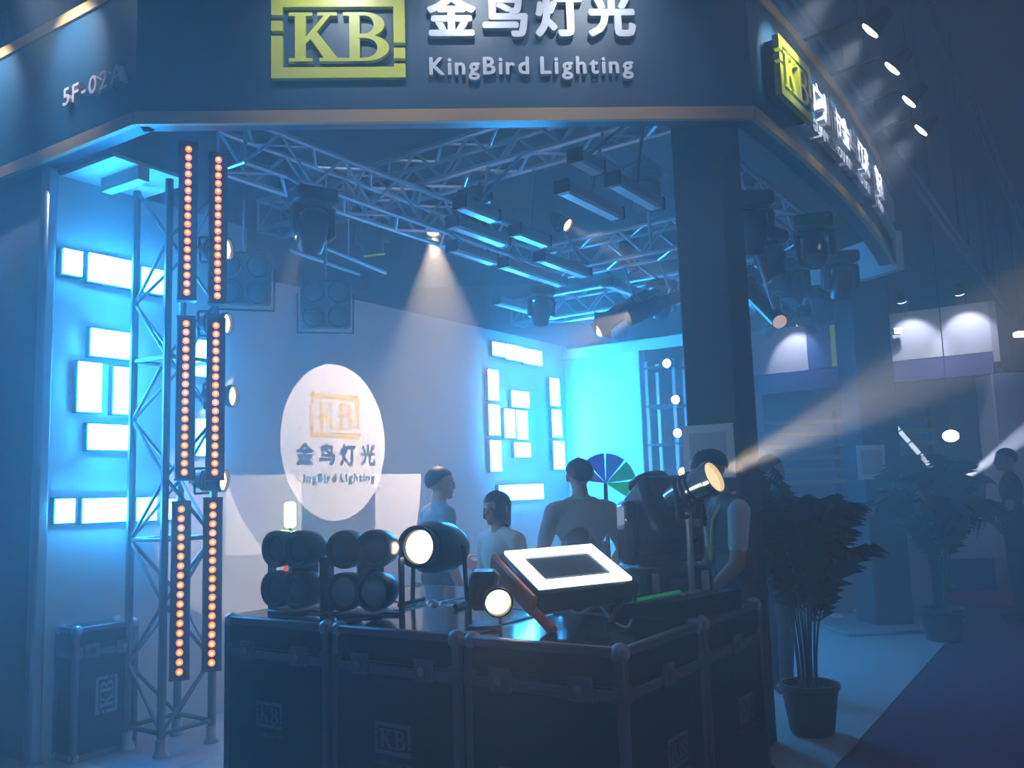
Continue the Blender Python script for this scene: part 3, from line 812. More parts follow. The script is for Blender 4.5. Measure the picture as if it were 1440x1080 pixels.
CXA = UA - math.pi            # case front axis (to the booth's right)
def case_at(u, v): return rotz(C0 + UD * (u + CWD) + VD * v, CXA)
g = .029
spots_ = [(2, 0, 'front counter case at the truss tower end with a grey emblem', [('front', CWD * .46, .585, .17, 0, None)]),
          (1, 0, 'front counter case in the middle of the row', [('front', CWD * .50, .575, .19, 0, None)]),
          (0, 0, 'front counter case at the corner with a red sticker', [('end', .40, .575, .17, 0, None)]),
          (2, 1, 'rear counter case behind the tower end case', []), (1, 1, 'rear counter case behind the middle case', []),
          (0, 1, 'rear counter case beside the potted palm', [('end', .42, .57, .17, 0, None)])]
for i, j, lab, lg in spots_:
    t = flight_case(lab, case_at(i * (CWD + g), j * (CDP + g)), CWD, CDP, HC, lg)
    if (i, j) == (0, 0):
        logo(t, face((.15, .003, .47), (1, 0, 0)), .12, .003, mat('red_print', (.45, .05, .04), .5))
# case standing on the floor behind the aluminium post
p = onz(150, 1050, 0)
t = flight_case('tall flight case on the floor with a sideways emblem beside the post', rotz(W0 + VD * .06 + NW * .235 + V((0, 0, .016)), VA), .42, .225, .78, [('front', .21, .36, .22, math.pi / 2, mat('pale_print', (.3, .36, .4), .6))], wheels=False)

# ------------------------------------------------------------------ things on the counter
def oncase(px, py, up=0): return onz(px, py, HC + .004 + up)
# two four-lamp blinders
def lamp_cluster(label, px, py, d, on=M_GLASS, glare=M_GLASS):
    b0 = oncase(px, py); d = V(d).normalized()
    F = frame(b0 + V((0, 0, .205)), d)
    t = thing('four_lamp_light', label, 'stage light', F)
    up = F.inverted().to_3x3() @ Z3
    for i, (x, y) in enumerate(((-.074, .092), (.074, .092), (-.080, -.098), (.070, -.098))):
        G = Matrix.Translation((x, y, 0))
        h = MB().lathe([(.02, -.15), (.05, -.14), (.078, -.09), (.087, -.03), (.088, .02), (.084, .034), (.070, .034), (.062, .008)], 22, G).build('lamp_head', M_PLAST, t)
        MB().lathe([(.066, .010), (.055, .018), (.03, .027), (0, .030)], 20, G, False).build('lens', glare if i >= 2 else on, h)
    MB().box((0, 0, -.10), (.10, .26, .12), None, .02).build('body', M_PLAST, t)
    b = MB()
    for s in (-1, 1): b.box((s * .178, -.075, -.05), (.010, .25, .045))
    b.box((0, -.198, -.05), (.366, .012, .045)); b.build('yoke', M_BLACK, t)
    MB().box((0, -.198, -.05), (.20, .014, .20), None, .004).build('foot_plate', M_BLACK, t)
    return t
lamp_cluster('black four-lamp light with round dark heads at the counter end', 407, 861, (-.55, -.83, 0), mat('black_lens', (.03, .035, .045), .2), mat('black_lens', (.03, .035, .045), .2))
lamp_cluster('black four-lamp light with shiny clear lenses', 508, 866, (-.28, -.96, 0), M_GLASS, mat('shiny_reflector', (.55, .58, .65), .15, .6))
t = thing('indicator_light', 'tiny red indicator light between the black round heads', 'lamp', ony(402, 800, 4.33))
MB().ball((0, 0, 0), (.012, .008, .018), 10, 6).build('bulb', mat('lit_red', (.6, .1, .05), .3, emit=(1, .12, .06), es=.8), t)
MB().tube((0, .0, 0), (0.01, .12, -.0), .006).build('stem', M_BLACK, t)

# big round spotlight with a blazing white lens
p = ony(591, 769, 4.20); d = V((-.34, -.93, .08)).normalized()
t = par('spotlight', 'large spotlight with a glaring cream lens on the counter', p, d, .082, .42, mat('lit_cream_lens', (.9, .88, .8), .2, emit=(1, .93, .76), es=1.6, sample=False), None)
spot('spotlight_beam', p + d * .05, d, 9, (1, .9, .72), 40, .5, .05, t)
b = MB(); ax = V((d.y, -d.x, 0)).normalized(); pv = -d * .20; zf = HC + .004 - p.z
for s in (-1, 1):
    b.tube(pv + ax * (.135 * s), V((pv.x, pv.y, zf + .02)) + ax * (.145 * s), .011, n=8)
    b.tube(V((pv.x, pv.y, zf + .012)) + ax * (.145 * s) - V((d.x, d.y, 0)) * .12, V((pv.x, pv.y, zf + .012)) + ax * (.145 * s) + V((d.x, d.y, 0)) * .14, .012, n=8)
b.tube(pv - ax * .135, pv + ax * .135, .01, n=8); b.build('yoke', M_BLACK, t)
MB().lathe([(.05, -.40), (.10, -.36), (.125, -.26), (.125, -.10), (.100, -.03)], 22, frame((0, 0, 0), d)).build('rear_housing', M_PLAST, t)
MB().lathe([(.090, .0), (.098, .03), (.098, .045), (.088, .045)], 22, frame((0, 0, 0), d), False).build('bezel', M_BLACK, t)
# smaller warm lamp with the reflection in the case lid
p = ony(700, 846, 3.50); d = V((.14, -.97, -.14)).normalized()
t = par('small_spotlight', 'small black lamp with a warm lens resting on the counter', p, d, .052, .20, mat('lit_hot_lens', (.9, .8, .6), .2, emit=(1, .80, .50), es=3.2, sample=False), None)
spot('small_spotlight_beam', p + d * .04, d, 7, (1, .74, .40), 70, .6, .03, t)
MB().box((-.055, .13, .035), (.12, .18, .15), None, .02).build('housing', M_PLAST, t)
zf = HC + .004 - p.z
b = MB()
for s in (-1, 1): b.box((s * .06 - .055, .13, zf / 2 + .02), (.012, .05, -zf + .06))
b.box((-.055, .13, zf + .008), (.132, .16, .016)); b.build('yoke', M_BLACK, t)

# tilted LED panel with red side
Pa = ony(758, 830, 3.52); Pc = ony(889, 816, 3.70); Pb = ony(727, 777, 3.84)
ex = (Pc - Pa); Lx = ex.length; ex.normalize(); ey = (Pb - Pa); ey -= ex * ey.dot(ex); Ly = ey.length; ey.normalize(); ez = ex.cross(ey)
PM = Matrix.Translation(Pa) @ Matrix((ex, ey, ez)).transposed().to_4x4()
t = thing('led_panel_light', 'tilted LED panel with a glowing white border and red side', 'stage light', PM)
MB().box((Lx / 2, Ly / 2, -.05), (Lx + .03, Ly + .03, .10), None, .012).build('housing', M_PLAST, t)
MB().box((Lx / 2, Ly / 2, .002), (Lx * .74, Ly * .52, .008)).build('inner_window', mat('grey_window', (.12, .14, .15), .25), t)
bw = .058
for (xa, xb, ya, yb) in ((0, Lx, 0, bw), (0, Lx, Ly - bw, Ly), (0, bw, bw, Ly - bw), (Lx - bw, Lx, bw, Ly - bw)):
    b = MB().box(((xa + xb) / 2, (ya + yb) / 2, .005), (xb - xa - .004, yb - ya - .004, .008))
    nx = max(1, int((xb - xa) / .012)); ny = max(1, int((yb - ya) / .012))
    for i in range(nx):
        for j in range(ny):
            if i in (0, nx - 1) or j in (0, ny - 1):
                b.box((xa + (i + .5) * (xb - xa) / nx, ya + (j + .5) * (yb - ya) / ny, .010), (.008, .008, .006))
    b.build('led_strip', M_LEDW, t, False)
MB().box((-.032, Ly / 2, -.052), (.030, Ly + .06, .085), None, .008).build('side_cheek', M_RED, t)
MB().box((Lx + .022, Ly / 2, -.052), (.018, Ly + .03, .085), None, .006).build('side_cheek', M_PLAST, t)
I = PM.inverted()
ft = oncase(778, 890)
b = MB(); q0 = I @ V((ft.x, ft.y, HC + .012)); q1 = V((-.03, .03, -.07)); b.tube(q0, q1, .022, .018, 10); b.build('foot', M_RED, t)
b = MB(); fb = oncase(858, 882); b.tube(I @ V((fb.x, fb.y, HC + .012)), V((Lx + .02, .06, -.07)), .015, n=8); b.build('foot', M_BLACK, t)
fm = oncase(835, 850); b = MB(); b.tube(I @ V((fm.x, fm.y, HC + .012)), V((Lx * .55, Ly * .6, -.09)), .02, n=8); b.build('foot', M_BLACK, t)
# white cable and small pieces under the panel
def cable(label, pts, m, r=.006):
    b = MB(); P = [V(p) for p in pts]; out = []
    for i in range(len(P) - 1):
        p0, p1, p2, p3 = P[max(0, i - 1)], P[i], P[i + 1], P[min(len(P) - 1, i + 2)]
        for k in range(6):
            q = k / 6; out.append(.5 * ((2 * p1) + (p2 - p0) * q + (2 * p0 - 5 * p1 + 4 * p2 - p3) * q * q + (3 * p1 - p0 - 3 * p2 + p3) * q ** 3))
    b.path(out + [P[-1]], r, 6); return tag(b.build('cable', m, None), label, 'cable')
cable('pale cable looping under the tilted LED panel', [oncase(795, 855, .006), oncase(815, 862, .006), oncase(840, 850, .006), oncase(860, 872, .006), oncase(880, 882, .006), oncase(888, 872, .006)], mat('pale_cable', (.4, .5, .55), .5))

# lighting console with green keys
cc = oncase(905, 872)
t = thing('lighting_console', 'black lighting console with a row of green keys', 'console', rotz(cc, VA - .15))
MB().prism([(-.17, 0), (.17, 0), (.17, .085), (-.17, .05)], 0, .50, Matrix(((0, 0, 1, 0), (-1, 0, 0, 0), (0, 1, 0, 0), (0, 0, 0, 1)))).build('body', M_PLAST, t, False)
for k in range(12):
    MB().box((.06 + k * .034, .11, .062), (.022, .022, .012), None, .003).build('key', mat('lit_green_key', (.05, .3, .1), .4, emit=(.03, .45, .10), es=.30, sample=False), t)
for k in range(6):
    MB().box((.08 + k * .06, -.03, .078), (.018, .03, .014), None, .004).build('fader', M_ALUD, t)

# big black moving head and stands at the back of the counter
q = oncase(934, 838)
big = moving_head('moving_head_light', 'big black moving head standing at the back of the counter', q, .35, -.5, 1.35, hung=False, boxy=True)
q = oncase(826, 838)
moving_head('moving_head_light', 'medium moving head with silver arms beside the LED panel', q, -.5, .9, .78, hung=False, body=mat('scuffed_silver', (.22, .22, .24), .35, .6, var=.5, vscale=20))
for s in (-1, 1):
    MB().box((s * .166, -.02, .29), (.014, .07, .09), None, .006).build('tilt_lock', M_CHROME, big)
    MB().box((s * .10, -.125, .06), (.03, .012, .07), None, .004).build('carry_handle', M_ALU, big)
# silver-bodied lamp on a tripod throwing a hazy beam
p = ony(1000, 673, 4.12); d = V((.66, -.56, .36)).normalized()
t = par('silver_lamp', 'silver lamp on a stand throwing a beam past the pillar', p, d, .075, .26, mat('lit_amber_lens', (.8, .65, .35), .2, emit=(1, .72, .36), es=1.3, sample=False), None, 1000, (1, .82, .56), 17, .3, body=M_CHROME)
z = HC + .004 - p.z; c0 = -d * .14
MB().tube(c0 + V((0, 0, -.10)), V((c0.x, c0.y, z + .01)), .016).build('pole', M_ALU, t)
b = MB(); ax = V((d.y, -d.x, 0)).normalized()
for s in (-1, 1): b.tube(c0 + ax * (.10 * s), c0 + V((0, 0, -.12)) + ax * (.10 * s), .01)
b.tube(c0 + V((0, 0, -.12)) - ax * .10, c0 + V((0, 0, -.12)) + ax * .10, .012); b.build('yoke', M_BLACK, t)
MB().lathe([(.085, 0), (.085, .012), (.02, .022)], 20, Matrix.Translation((c0.x, c0.y, z))).build('base_disc', M_ALUD, t)
# small lit stick lamp
p = ony(408, 724, 4.72); base = V((p.x, p.y, HC + .006))
t = thing('stick_lamp', 'thin stick lamp with a dazzling greenish white tip', 'lamp', base)
hh = p.z - base.z
MB().lathe([(.07, 0), (.07, .012), (.02, .02), (.01, .04)], 18).build('foot', M_BLACK, t); MB().tube((0, 0, .03), (0, 0, hh - .07), .008).build('pole', M_BLACK, t)
MB().box((0, 0, hh), (.055, .055, .135), None, .012).build('lamp_tube', mat('lit_green_white', (.9, 1, .8), .3, emit=(.55, 1, .38), es=7), t)
point('stick_lamp_glow', p + V((0, -.05, 0)), 4, (.55, 1, .15), .03, t)
# ================================================================== PEOPLE
def seg_dist(p, a, b, ra, rb):
    ab = b - a; L2 = ab.length_squared; k = 0 if L2 < 1e-9 else max(0, min(1, (p - a).dot(ab) / L2))
    return (p - (a + ab * k)).length - (ra + (rb - ra) * k)
def person(label, loc, facing, H, mats, arms, lean=0, head_turn=0, hair='short', head_pitch=0, knees=None, lanyard=None, vest=None, hair_m=None):
    """mats: dict skin, shirt, sleeve, trousers, shoes. Body looks along +y locally. arms: [(elbow, wrist)] right then left."""
    S = H / 1.72; prim = []          # (kind, a, b, ra, rb, label)
    def cap(a, b, ra, rb, l): prim.append(('c', V(a), V(b), ra, rb, l))
    def ell(c, r, l): prim.append(('e', V(c), V(r), 0, 0, l))
    def up(p):                       # lean the upper body forward about the hips
        p = V(p); q = p - V((0, 0, .95)); q.rotate(Matrix.Rotation(-lean, 3, 'X')); return q + V((0, 0, .95))
    for s in (-1, 1):
        cap((s * .085, -.05, .045), (s * .10, .15, .035), .042, .036, 'shoes'); cap((s * .085, 0, .06), (s * .09, .0, .14), .046, .048, 'trousers')
        cap((s * .088, -.01, .10), (s * .09, .015, .49), .050, .062, 'trousers'); cap((s * .09, .015, .49), (s * .088, 0, .90), .064, .088, 'trousers')
    ell((0, -.01, .95), (.165, .118, .12), 'trousers')
    ell(up((0, 0, 1.10)), (.152, .108, .16), 'shirt'); ell(up((0, -.005, 1.30)), (.172, .112, .17), 'shirt')
    cap(up((-.150, -.01, 1.405)), up((.150, -.01, 1.405)), .062, .062, 'shirt'); cap(up((-.07, -.005, 1.43)), up((.07, -.005, 1.43)), .058, .058, 'shirt')
    nb = up((0, -.005, 1.43)); hb = up((0, .012 + .03 * head_pitch, 1.53)); cap(nb, hb, .056, .052, 'skin')
    hc = up((0, .02 + .05 * head_pitch, 1.612)); R = Matrix.Rotation(head_turn, 3, 'Z') @ Matrix.Rotation(-head_pitch - lean, 3, 'X')
    def hd(v): return hc + R @ V(v)
    # head: skull, jaw, brow, nose, lips, ears
    cap(hd((0, -.016, .022)), hd((0, .022, .022)), .079, .076, 'skin'); cap(hd((0, .03, -.005)), hd((0, .045, -.062)), .063, .040, 'skin')
    cap(hd((-.03, .078, .014)), hd((.03, .078, .014)), .017, .017, 'skin'); cap(hd((0, .094, .004)), hd((0, .108, -.026)), .010, .014, 'skin')
    cap(hd((-.016, .086, -.058)), hd((.016, .086, -.058)), .010, .010, 'skin'); cap(hd((0, .075, -.092)), hd((0, .07, -.095)), .019, .019, 'skin')
    for s in (-1, 1): cap(hd((s * .078, -.004, .012)), hd((s * .080, -.010, -.022)), .016, .012, 'skin')
    for s, (e, w) in zip((1, -1), arms):
        sh = up((s * .185, -.01, 1.395)); e = V(e); w = V(w)
        m = sh.lerp(e, .66)
        cap(sh, m, .060, .052, 'sleeve'); cap(m, e, .044, .040, 'skin'); cap(e, w, .042, .029, 'skin')
        fd = (w - e).normalized(); pr = fd.cross(V((s, 0, 0))); pr = pr.normalized() if pr.length > .2 else V((0, 1, 0)); 
        hp = w + fd * .055; lat = pr
        for k in range(3): cap(w + fd * .02 + lat * (.018 * (k - 1)), w + fd * .085 + lat * (.024 * (k - 1)), .017, .015, 'skin')
        nrm = fd.cross(lat).normalized() * -s
        for k, (o, L) in enumerate(((.034, .07), (.011, .082), (-.012, .076), (-.034, .058))):
            a = w + fd * .092 + lat * o; c = a + fd * (L * .55) + nrm * .006 + lat * (o * .08); e2 = c + fd * (L * .40) + nrm * .022
            cap(a, c, .0100, .0092, 'skin'); cap(c, e2, .0092, .0080, 'skin')
        th = w + fd * .03 + lat * .03; cap(th, th + fd * .035 + lat * .032 + nrm * .008, .0125, .011, 'skin'); cap(th + fd * .035 + lat * .032 + nrm * .008, th + fd * .066 + lat * .038 + nrm * .018, .011, .009, 'skin')
    b = MB()
    for kd, a, c, ra, rb, l in prim:
        if kd == 'e': b.ball(a, c, 20, 12)
        else:
            d = c - a; L = d.length; F = frame(a, d if L > 1e-6 else Z3); pr = []
            for i in range(5): t = math.pi / 2 * i / 4; pr.append((max(1e-4, ra * math.sin(t)), -ra * math.cos(t)))
            for i in range(5): t = math.pi / 2 * i / 4; pr.append((max(1e-4, rb * math.cos(t)), L + rb * math.sin(t)))
            b.lathe(pr, 14, F)
    me = b.mesh('body', M_BLACK); tmp = bpy.data.objects.new('tmp', me); COL.objects.link(tmp)
    r = tmp.modifiers.new('r', 'REMESH'); r.mode = 'VOXEL'; r.voxel_size = .0095
    sm = tmp.modifiers.new('s', 'SMOOTH'); sm.iterations = 3; sm.factor = .5
    bm2 = bpy.data.meshes.new_from_object(tmp.evaluated_get(bpy.context.evaluated_depsgraph_get())); bpy.data.objects.remove(tmp)
    order = ['skin', 'shirt', 'sleeve', 'trousers', 'shoes']; bm2.materials.clear()
    for k in order: bm2.materials.append(mats[k])
    idx = []
    for p in bm2.polygons:
        c = p.center; best = 9; bi = 0
        for kd, a, q, ra, rb, l in prim:
            if kd == 'c':
                if abs(c.z - (a.z + q.z) / 2) > .45: continue
                dd = seg_dist(c, a, q, ra, rb)
            else:
                dd = (V(((c.x - a.x) / q.x, (c.y - a.y) / q.y, (c.z - a.z) / q.z)).length - 1) * min(q)
            if dd < best: best = dd; bi = order.index(l)
        idx.append(bi)
    bm2.polygons.foreach_set('material_index', idx); bm2.polygons.foreach_set('use_smooth', [True] * len(idx))
    t = thing('person', label, 'person', Matrix.Translation(V(loc)) @ Matrix.Rotation(facing, 4, 'Z') @ Matrix.Diagonal((S, S, S, 1)))
    bm2.name = 'body'; obj('body', bm2, t)
    # hair
    hb_ = MB(); n, m = 24, 14; vs = []; fs = []; keep = {}
    for i in range(m + 1):
        th = math.pi * i / m
        for k in range(n):
            a = 2 * math.pi * k / n; x, y, z = math.sin(th) * math.cos(a), math.sin(th) * math.sin(a), math.cos(th)
            lim = .30 - .95 * max(-1, min(1, -y * 1.1 + .1)) if hair == 'short' else .35 - 1.35 * max(-1, min(1, -y + .35))
            lim = max(lim, -.62 if hair == 'short' else -1.0)
            if y > .35: lim = max(lim, .38)
            zz = max(z, lim); rr = 1 if z >= lim else math.sqrt(max(0, 1 - lim * lim)) / max(.05, math.sin(th)) * .96
            sc = 1.0 + .02 * math.sin(9 * a + i)
            ext = -.10 if (hair == 'long' and y < .2 and z < -.3) else 0
            q = hd((x * .094 * rr * sc, -.008 + y * .110 * rr * sc, .028 + zz * .096 * sc + ext)); vs.append(q)
    for i in range(m):
        for k in range(n): k2 = (k + 1) % n; fs.append((i * n + k, i * n + k2, (i + 1) * n + k2, (i + 1) * n + k))
    hb_.add(vs, fs); hb_.build('hair', hair_m or mat('black_hair', (.008, .007, .008), .5, var=.4, vscale=60, bump=.5), t)
    for s in (-1, 1): MB().ball(hd((s * .031, .088, .002)), (.012, .008, .008), 10, 6).build('eye', mat('dark_eye', (.02, .015, .012), .2), t)
    if lanyard:
        b = MB(); P = [up((.065, -.03, 1.475)), up((.075, .03, 1.45)), up((.06, .105, 1.36)), up((.0, .135, 1.15)), up((-.06, .105, 1.36)), up((-.075, .03, 1.45)), up((-.065, -.03, 1.475)), up((0, -.075, 1.478)), up((.065, -.03, 1.475))]
        b.path(P, .009, 6); b.build('lanyard', lanyard, t)
    return t
SK = mat('skin', (.50, .27, .18), .55)
TR = mat('dark_trousers', (.025, .027, .035), .85, bump=.3, vscale=30); SHO = mat('black_shoes', (.01, .01, .01), .4)
def M5(shirt, sleeve=None, tr=TR): return dict(skin=SK, shirt=shirt, sleeve=sleeve or shirt, trousers=tr, shoes=SHO)
down = lambda s, f=0: ((s * .23, -.03, 1.12), (s * .235, .06 + f, .88))
def ground(px, py, Y): p = ony(px, py, Y); return V((p.x, p.y, .012))
sh_pale = mat('pale_blue_shirt', (.20, .25, .30), .85, bump=.3, vscale=25); sh_white = mat('white_shirt', (.72, .72, .74), .85, bump=.3, vscale=25)
sh_grey = mat('grey_shirt', (.24, .26, .30), .85, bump=.3, vscale=25); vest_g = mat('charcoal_vest', (.10, .10, .13), .85, bump=.3, vscale=25)
sh_dark = mat('dark_green_shirt', (.02, .05, .05), .85, bump=.3, vscale=25)
gl = mat('green_lanyard', (.05, .6, .25), .5)
person('person in a pale shirt standing beside the white light patch on the wall', ground(616, 690, 6.25), math.radians(-62), 1.70, M5(sh_pale), [down(1), ((-.25, .06, 1.13), (-.16, .24, 1.05))])
person('shorter person in a white shirt behind the small warm lamp', ground(702, 740, 5.45), math.radians(128), 1.52, M5(sh_white), [down(1), down(-1)], hair='long', head_turn=.2)
person('broad person seen from behind in a grey shirt with green lanyard', ground(816, 690, 5.75), math.radians(8), 1.71, M5(sh_grey), [((.27, .02, 1.13), (.22, .2, 1.0)), ((-.27, .02, 1.13), (-.22, .2, 1.0))], lanyard=gl, head_turn=.1)
person('person in charcoal vest and white sleeves bending over behind the counter', ground(1036, 690, 4.86), math.radians(96), 1.72, M5(vest_g, sh_white), [((.24, .10, 1.12), (.20, .24, .92)), ((-.22, .10, 1.12), (-.17, .26, .95))], lean=.16, head_pitch=.35, lanyard=mat('yellow_lanyard', (.6, .6, .1), .5))
person('person in dark green clothes in profile beside the palm', ground(1082, 690, 6.7), math.radians(-78), 1.72, M5(sh_dark), [((.23, .08, 1.13), (.18, .30, 1.10)), down(-1)], lanyard=gl)
person('person in dark clothes walking on the maroon aisle', ground(1421, 690, 9.6), math.radians(70), 1.80, M5(sh_dark), [((.25, .02, 1.14), (.22, .22, 1.0)), ((-.25, .06, 1.14), (-.2, .30, 1.08))])

# glowing wedges on an added pole, standing in for a patch of coloured light
p = ony(852, 682, 6.5); t = thing('colour_glow_fan', 'fan of glowing wedges standing in for blue and green light behind the broad person', 'sign', V((p.x, p.y, .012)))
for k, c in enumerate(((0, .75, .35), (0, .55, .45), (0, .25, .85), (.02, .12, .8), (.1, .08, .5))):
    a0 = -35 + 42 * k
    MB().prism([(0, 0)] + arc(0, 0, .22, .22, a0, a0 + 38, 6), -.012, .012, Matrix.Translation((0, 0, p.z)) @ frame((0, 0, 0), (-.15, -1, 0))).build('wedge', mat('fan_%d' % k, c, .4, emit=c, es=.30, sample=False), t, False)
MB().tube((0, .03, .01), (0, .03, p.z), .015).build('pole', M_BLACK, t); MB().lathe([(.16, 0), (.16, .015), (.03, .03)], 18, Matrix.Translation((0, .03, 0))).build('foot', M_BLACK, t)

# ================================================================== PLANTS
def palm(label, base, H, n, spread, seed, pot=.17, leafm=None):
    R = random.Random(seed); t = thing('potted_palm', label, 'plant', base)
    lm = leafm or mat('palm_leaf', (.012, .045, .022), .5, var=.4, vscale=8)
    MB().lathe([(pot * .72, 0), (pot * .78, .02), (pot * .98, .26), (pot * 1.06, .27), (pot * 1.06, .30), (pot * .94, .30), (pot * .92, .25)], 20).build('pot', mat('dark_pot', (.03, .025, .03), .5), t)
    MB().lathe([(pot * .93, .24), (pot * .5, .265), (0, .27)], 18, None, False).build('soil', mat('soil', (.02, .015, .01), .95), t)
    for k in range(n):
        a = k * 2.399 + R.uniform(-.3, .3); hs = H * R.uniform(.45, .72); le = H * R.uniform(.42, .62); sp = spread * R.uniform(.6, 1.15)
        P = []; dirv = V((math.cos(a), math.sin(a), 0)); r0 = dirv * (pot * .35 * R.random())
        for i in range(12):
            q = i / 11
            P.append(r0 + dirv * (sp * q ** 2.1) + V((0, 0, .25 + (hs + le) * (q - .36 * q ** 4 * (sp / .5)))))
        b = MB()
        for i in range(11): b.tube(P[i], P[i + 1], .008 * (1 - .065 * i), .008 * (1 - .065 * (i + 1)), 5)
        for i in range(4, 12):
            for h2 in (0, .33, .67):
                if i == 11 and h2: continue
                c = P[i].lerp(P[min(11, i + 1)], h2)
                td = (P[min(11, i + 1)] - P[i - 1]).normalized(); sd_ = td.cross(Z3)
                sd_ = sd_.normalized() if sd_.length > .05 else V((-dirv.y, dirv.x, 0))
                Ll = .30 * (1 - abs((i + h2 - 7.5) / 7)) * (H / 1.5) + .06
                for s in (-1, 1):
                    e = (sd_ * s * .8 + td * .65 + V((0, 0, -.18 - .2 * R.random()))).normalized(); w = td * .011
                    m2 = c + e * (Ll * .5) + V((0, 0, .01)); tip = c + e * Ll + V((0, 0, -.25 * Ll))
                    b.add([c, m2 + w, tip, m2 - w], [(0, 1, 2), (0, 2, 3)])
        b.build('frond', lm, t, False)
    return t
p = onz(1136, 1034, 0) + V((.03, .0, 0)); palm('tall feathery palm in a dark pot beside the counter', V((p.x, p.y, .012)), 1.28, 15, .30, 3)
p = onz(1328, 902, 0); palm('bushy palm in a dark pot beside the far pillar', V((p.x, p.y, .012)), 1.62, 17, .58, 9, .2)

# ================================================================== BEYOND THE BOOTH
# two-legged white table and white chair behind the palm
p = onz(1192, 866, 0)
t = thing('display_table', 'slim white table with pedestal legs behind the palm', 'table', rotz(V((p.x, p.y, .012)), .1))
MB().box((0, 0, .73), (.80, .50, .03), None, .01).build('table_top', mat('table_white', (.68, .69, .70), .4), t)
for x in (-.2, .22):
    MB().tube((x, 0, .03), (x, 0, .72), .03).build('leg', MATS['table_white'], t); MB().box((x, 0, .015), (.09, .44, .03), None, .01).build('foot', MATS['table_white'], t)
p = onz(1128, 862, 0)
t = thing('plastic_chair', 'white plastic chair between the palm and the table', 'chair', rotz(V((p.x, p.y, .012)), 2.4))
MB().box((0, 0, .45), (.44, .42, .03), None, .012).build('seat', M_WHITE, t)
MB().box((0, -.20, .70), (.42, .03, .40), None, .012).build('backrest', M_WHITE, t)
for x in (-.18, .18):
    for y in (-.17, .17): MB().tube((x, y, 0), (x * .95, y * .95, .44), .014).build('leg', M_ALU, t)

# neighbouring booth
A = ony(1046, 506, 19.0); B = ony(1398, 521, 16.3); zb = 3.75
A.z = B.z = 0; bx = (B - A).normalized(); NB = face(A, bx); LB = (B - A).length
t = thing('neighbour_fascia', 'white fascia with a violet underside on the neighbouring booth', 'sign', NB)
MB().box((LB / 2, zb + .55, -.1), (LB, .95, .2)).build('board', mat('lilac_white', (.55, .58, .66), .6), t, False)
MB().box((LB / 2, zb - .14, -.1), (LB, .40, .24)).build('violet_band', mat('violet', (.05, .06, .26), .5), t, False)
MB().box((LB + .06, zb + .45, -1.1), (.12, 1.15, 2.2)).build('side_board', mat('lilac_grey', (.35, .36, .42), .6), t, False)
pq = onz(1135, 480, 0)
def onnb(px, py):
    n = NB.to_3x3().col[2]; d = ray(px, py); s = n.dot(A - CAM) / n.dot(d); q = CAM + d * s; return (q - A).dot(bx), q.z
xg, zg = onnb(1135, 487); xh, zh = onnb(1190, 456)
MB().box(((xg + xh) / 2, zb + .55, .01), (xh - xg, .93, .02)).build('blue_screen', mat('blue_screen', (.03, .06, .2), .4, emit=(.05, .10, .40), es=.25, sample=False), t, False)
q1, q2 = onnb(1168, 472), onnb(1188, 508)
MB().prism([(q1[0], zb + .95), (q1[0] + .12, zb + .95), (q2[0] + .1, zb + .1), (q2[0] - .25, zb + .1)], .021, .026).build('lime_wedge', mat('lime_wedge', (.4, .6, .05), .5, emit=(.3, .5, .05), es=.35, sample=False), t, False)
for x, wl in ((1120, 'beside its blue screen'), (1282, 'next to the flood lamp'), (1362, 'towards its corner')):
    xx, _ = onnb(x, 470)
    p = A + bx * xx + V((0, 0, zb + 1.02)); n = NB.to_3x3().col[2]
    tl = thing('arm_lamp', 'small arm lamp on the white neighbouring fascia ' + wl, 'lamp', p, 'arm lamps on the neighbouring fascia')
    hd_ = n * .75 + V((0, 0, .15)); dd = (V((0, 0, -.75)) - hd_).normalized()
    MB().path([V((0, 0, 0)), V((0, 0, .2)), hd_], .015, 6).build('arm', M_BLACK, tl); F = frame(hd_, dd)
    MB().lathe([(.04, -.12), (.10, 0), (.11, .05)], 14, F).build('shade', M_PLAST, tl); MB().lathe([(.10, .03), (.09, .07), (0, .08)], 14, F, False).build('lens', M_COOLON, tl)
    spot('arm_lamp_beam', p + hd_ + dd * .1, dd, 110, (.75, .8, 1), 70, .5, .05, tl)
p = ony(1261, 466, 17.0); tl = thing('flood_lamp', 'glaring white flood lamp in front of the neighbouring fascia', 'lamp', p)
MB().box((0, 0, 0), (.16, .10, .13), None, .02).build('body', M_PLAST, tl); MB().box((0, -.055, 0), (.14, .01, .11)).build('lens', M_COOLON, tl); MB().tube((0, .03, 0), (0, .35, .1), .015).build('arm', M_BLACK, tl)
# neighbour pillars, back wall with timber shelves
for (x, w, Y, lab) in ((1412, .62, 16.6, 'pale square pillar under the end of the neighbouring fascia'), (1062, .3, 18.6, 'pale square pillar under the middle of the neighbouring fascia')):
    q = ony(x, 600, Y); b = MB().box((q.x, q.y, (zb - .34) / 2), (w, w, zb - .34), None, .02); struct('pillar_%d' % (3 if x > 1100 else 4), b, mat('lilac_pillar', (.30, .30, .38), .6), lab)
q = ony(1230, 600, 21.0); b = MB().box((q.x, q.y, 1.7), (9.0, .12, 3.4)); struct('wall_neighbour', b, mat('slate_wall', (.16, .17, .22), .7, var=.15), 'slate back wall of the neighbouring booth')
sh_ = thing('timber_shelf', 'timber slat shelving on the back wall of the neighbouring booth', 'shelf', V((q.x, q.y - .1, 0)))
for k in range(6):
    MB().box((-1.0, -.12, 1.5 + .28 * k), (4.6, .22, .09)).build('slat', mat('warm_timber', (.45, .30, .14), .6, var=.2), sh_, False)
for x in (-3.2, -1.0, 1.2): MB().box((x, -.05, 1.6), (.08, .1, 3.1)).build('upright', M_BLACK, sh_, False)
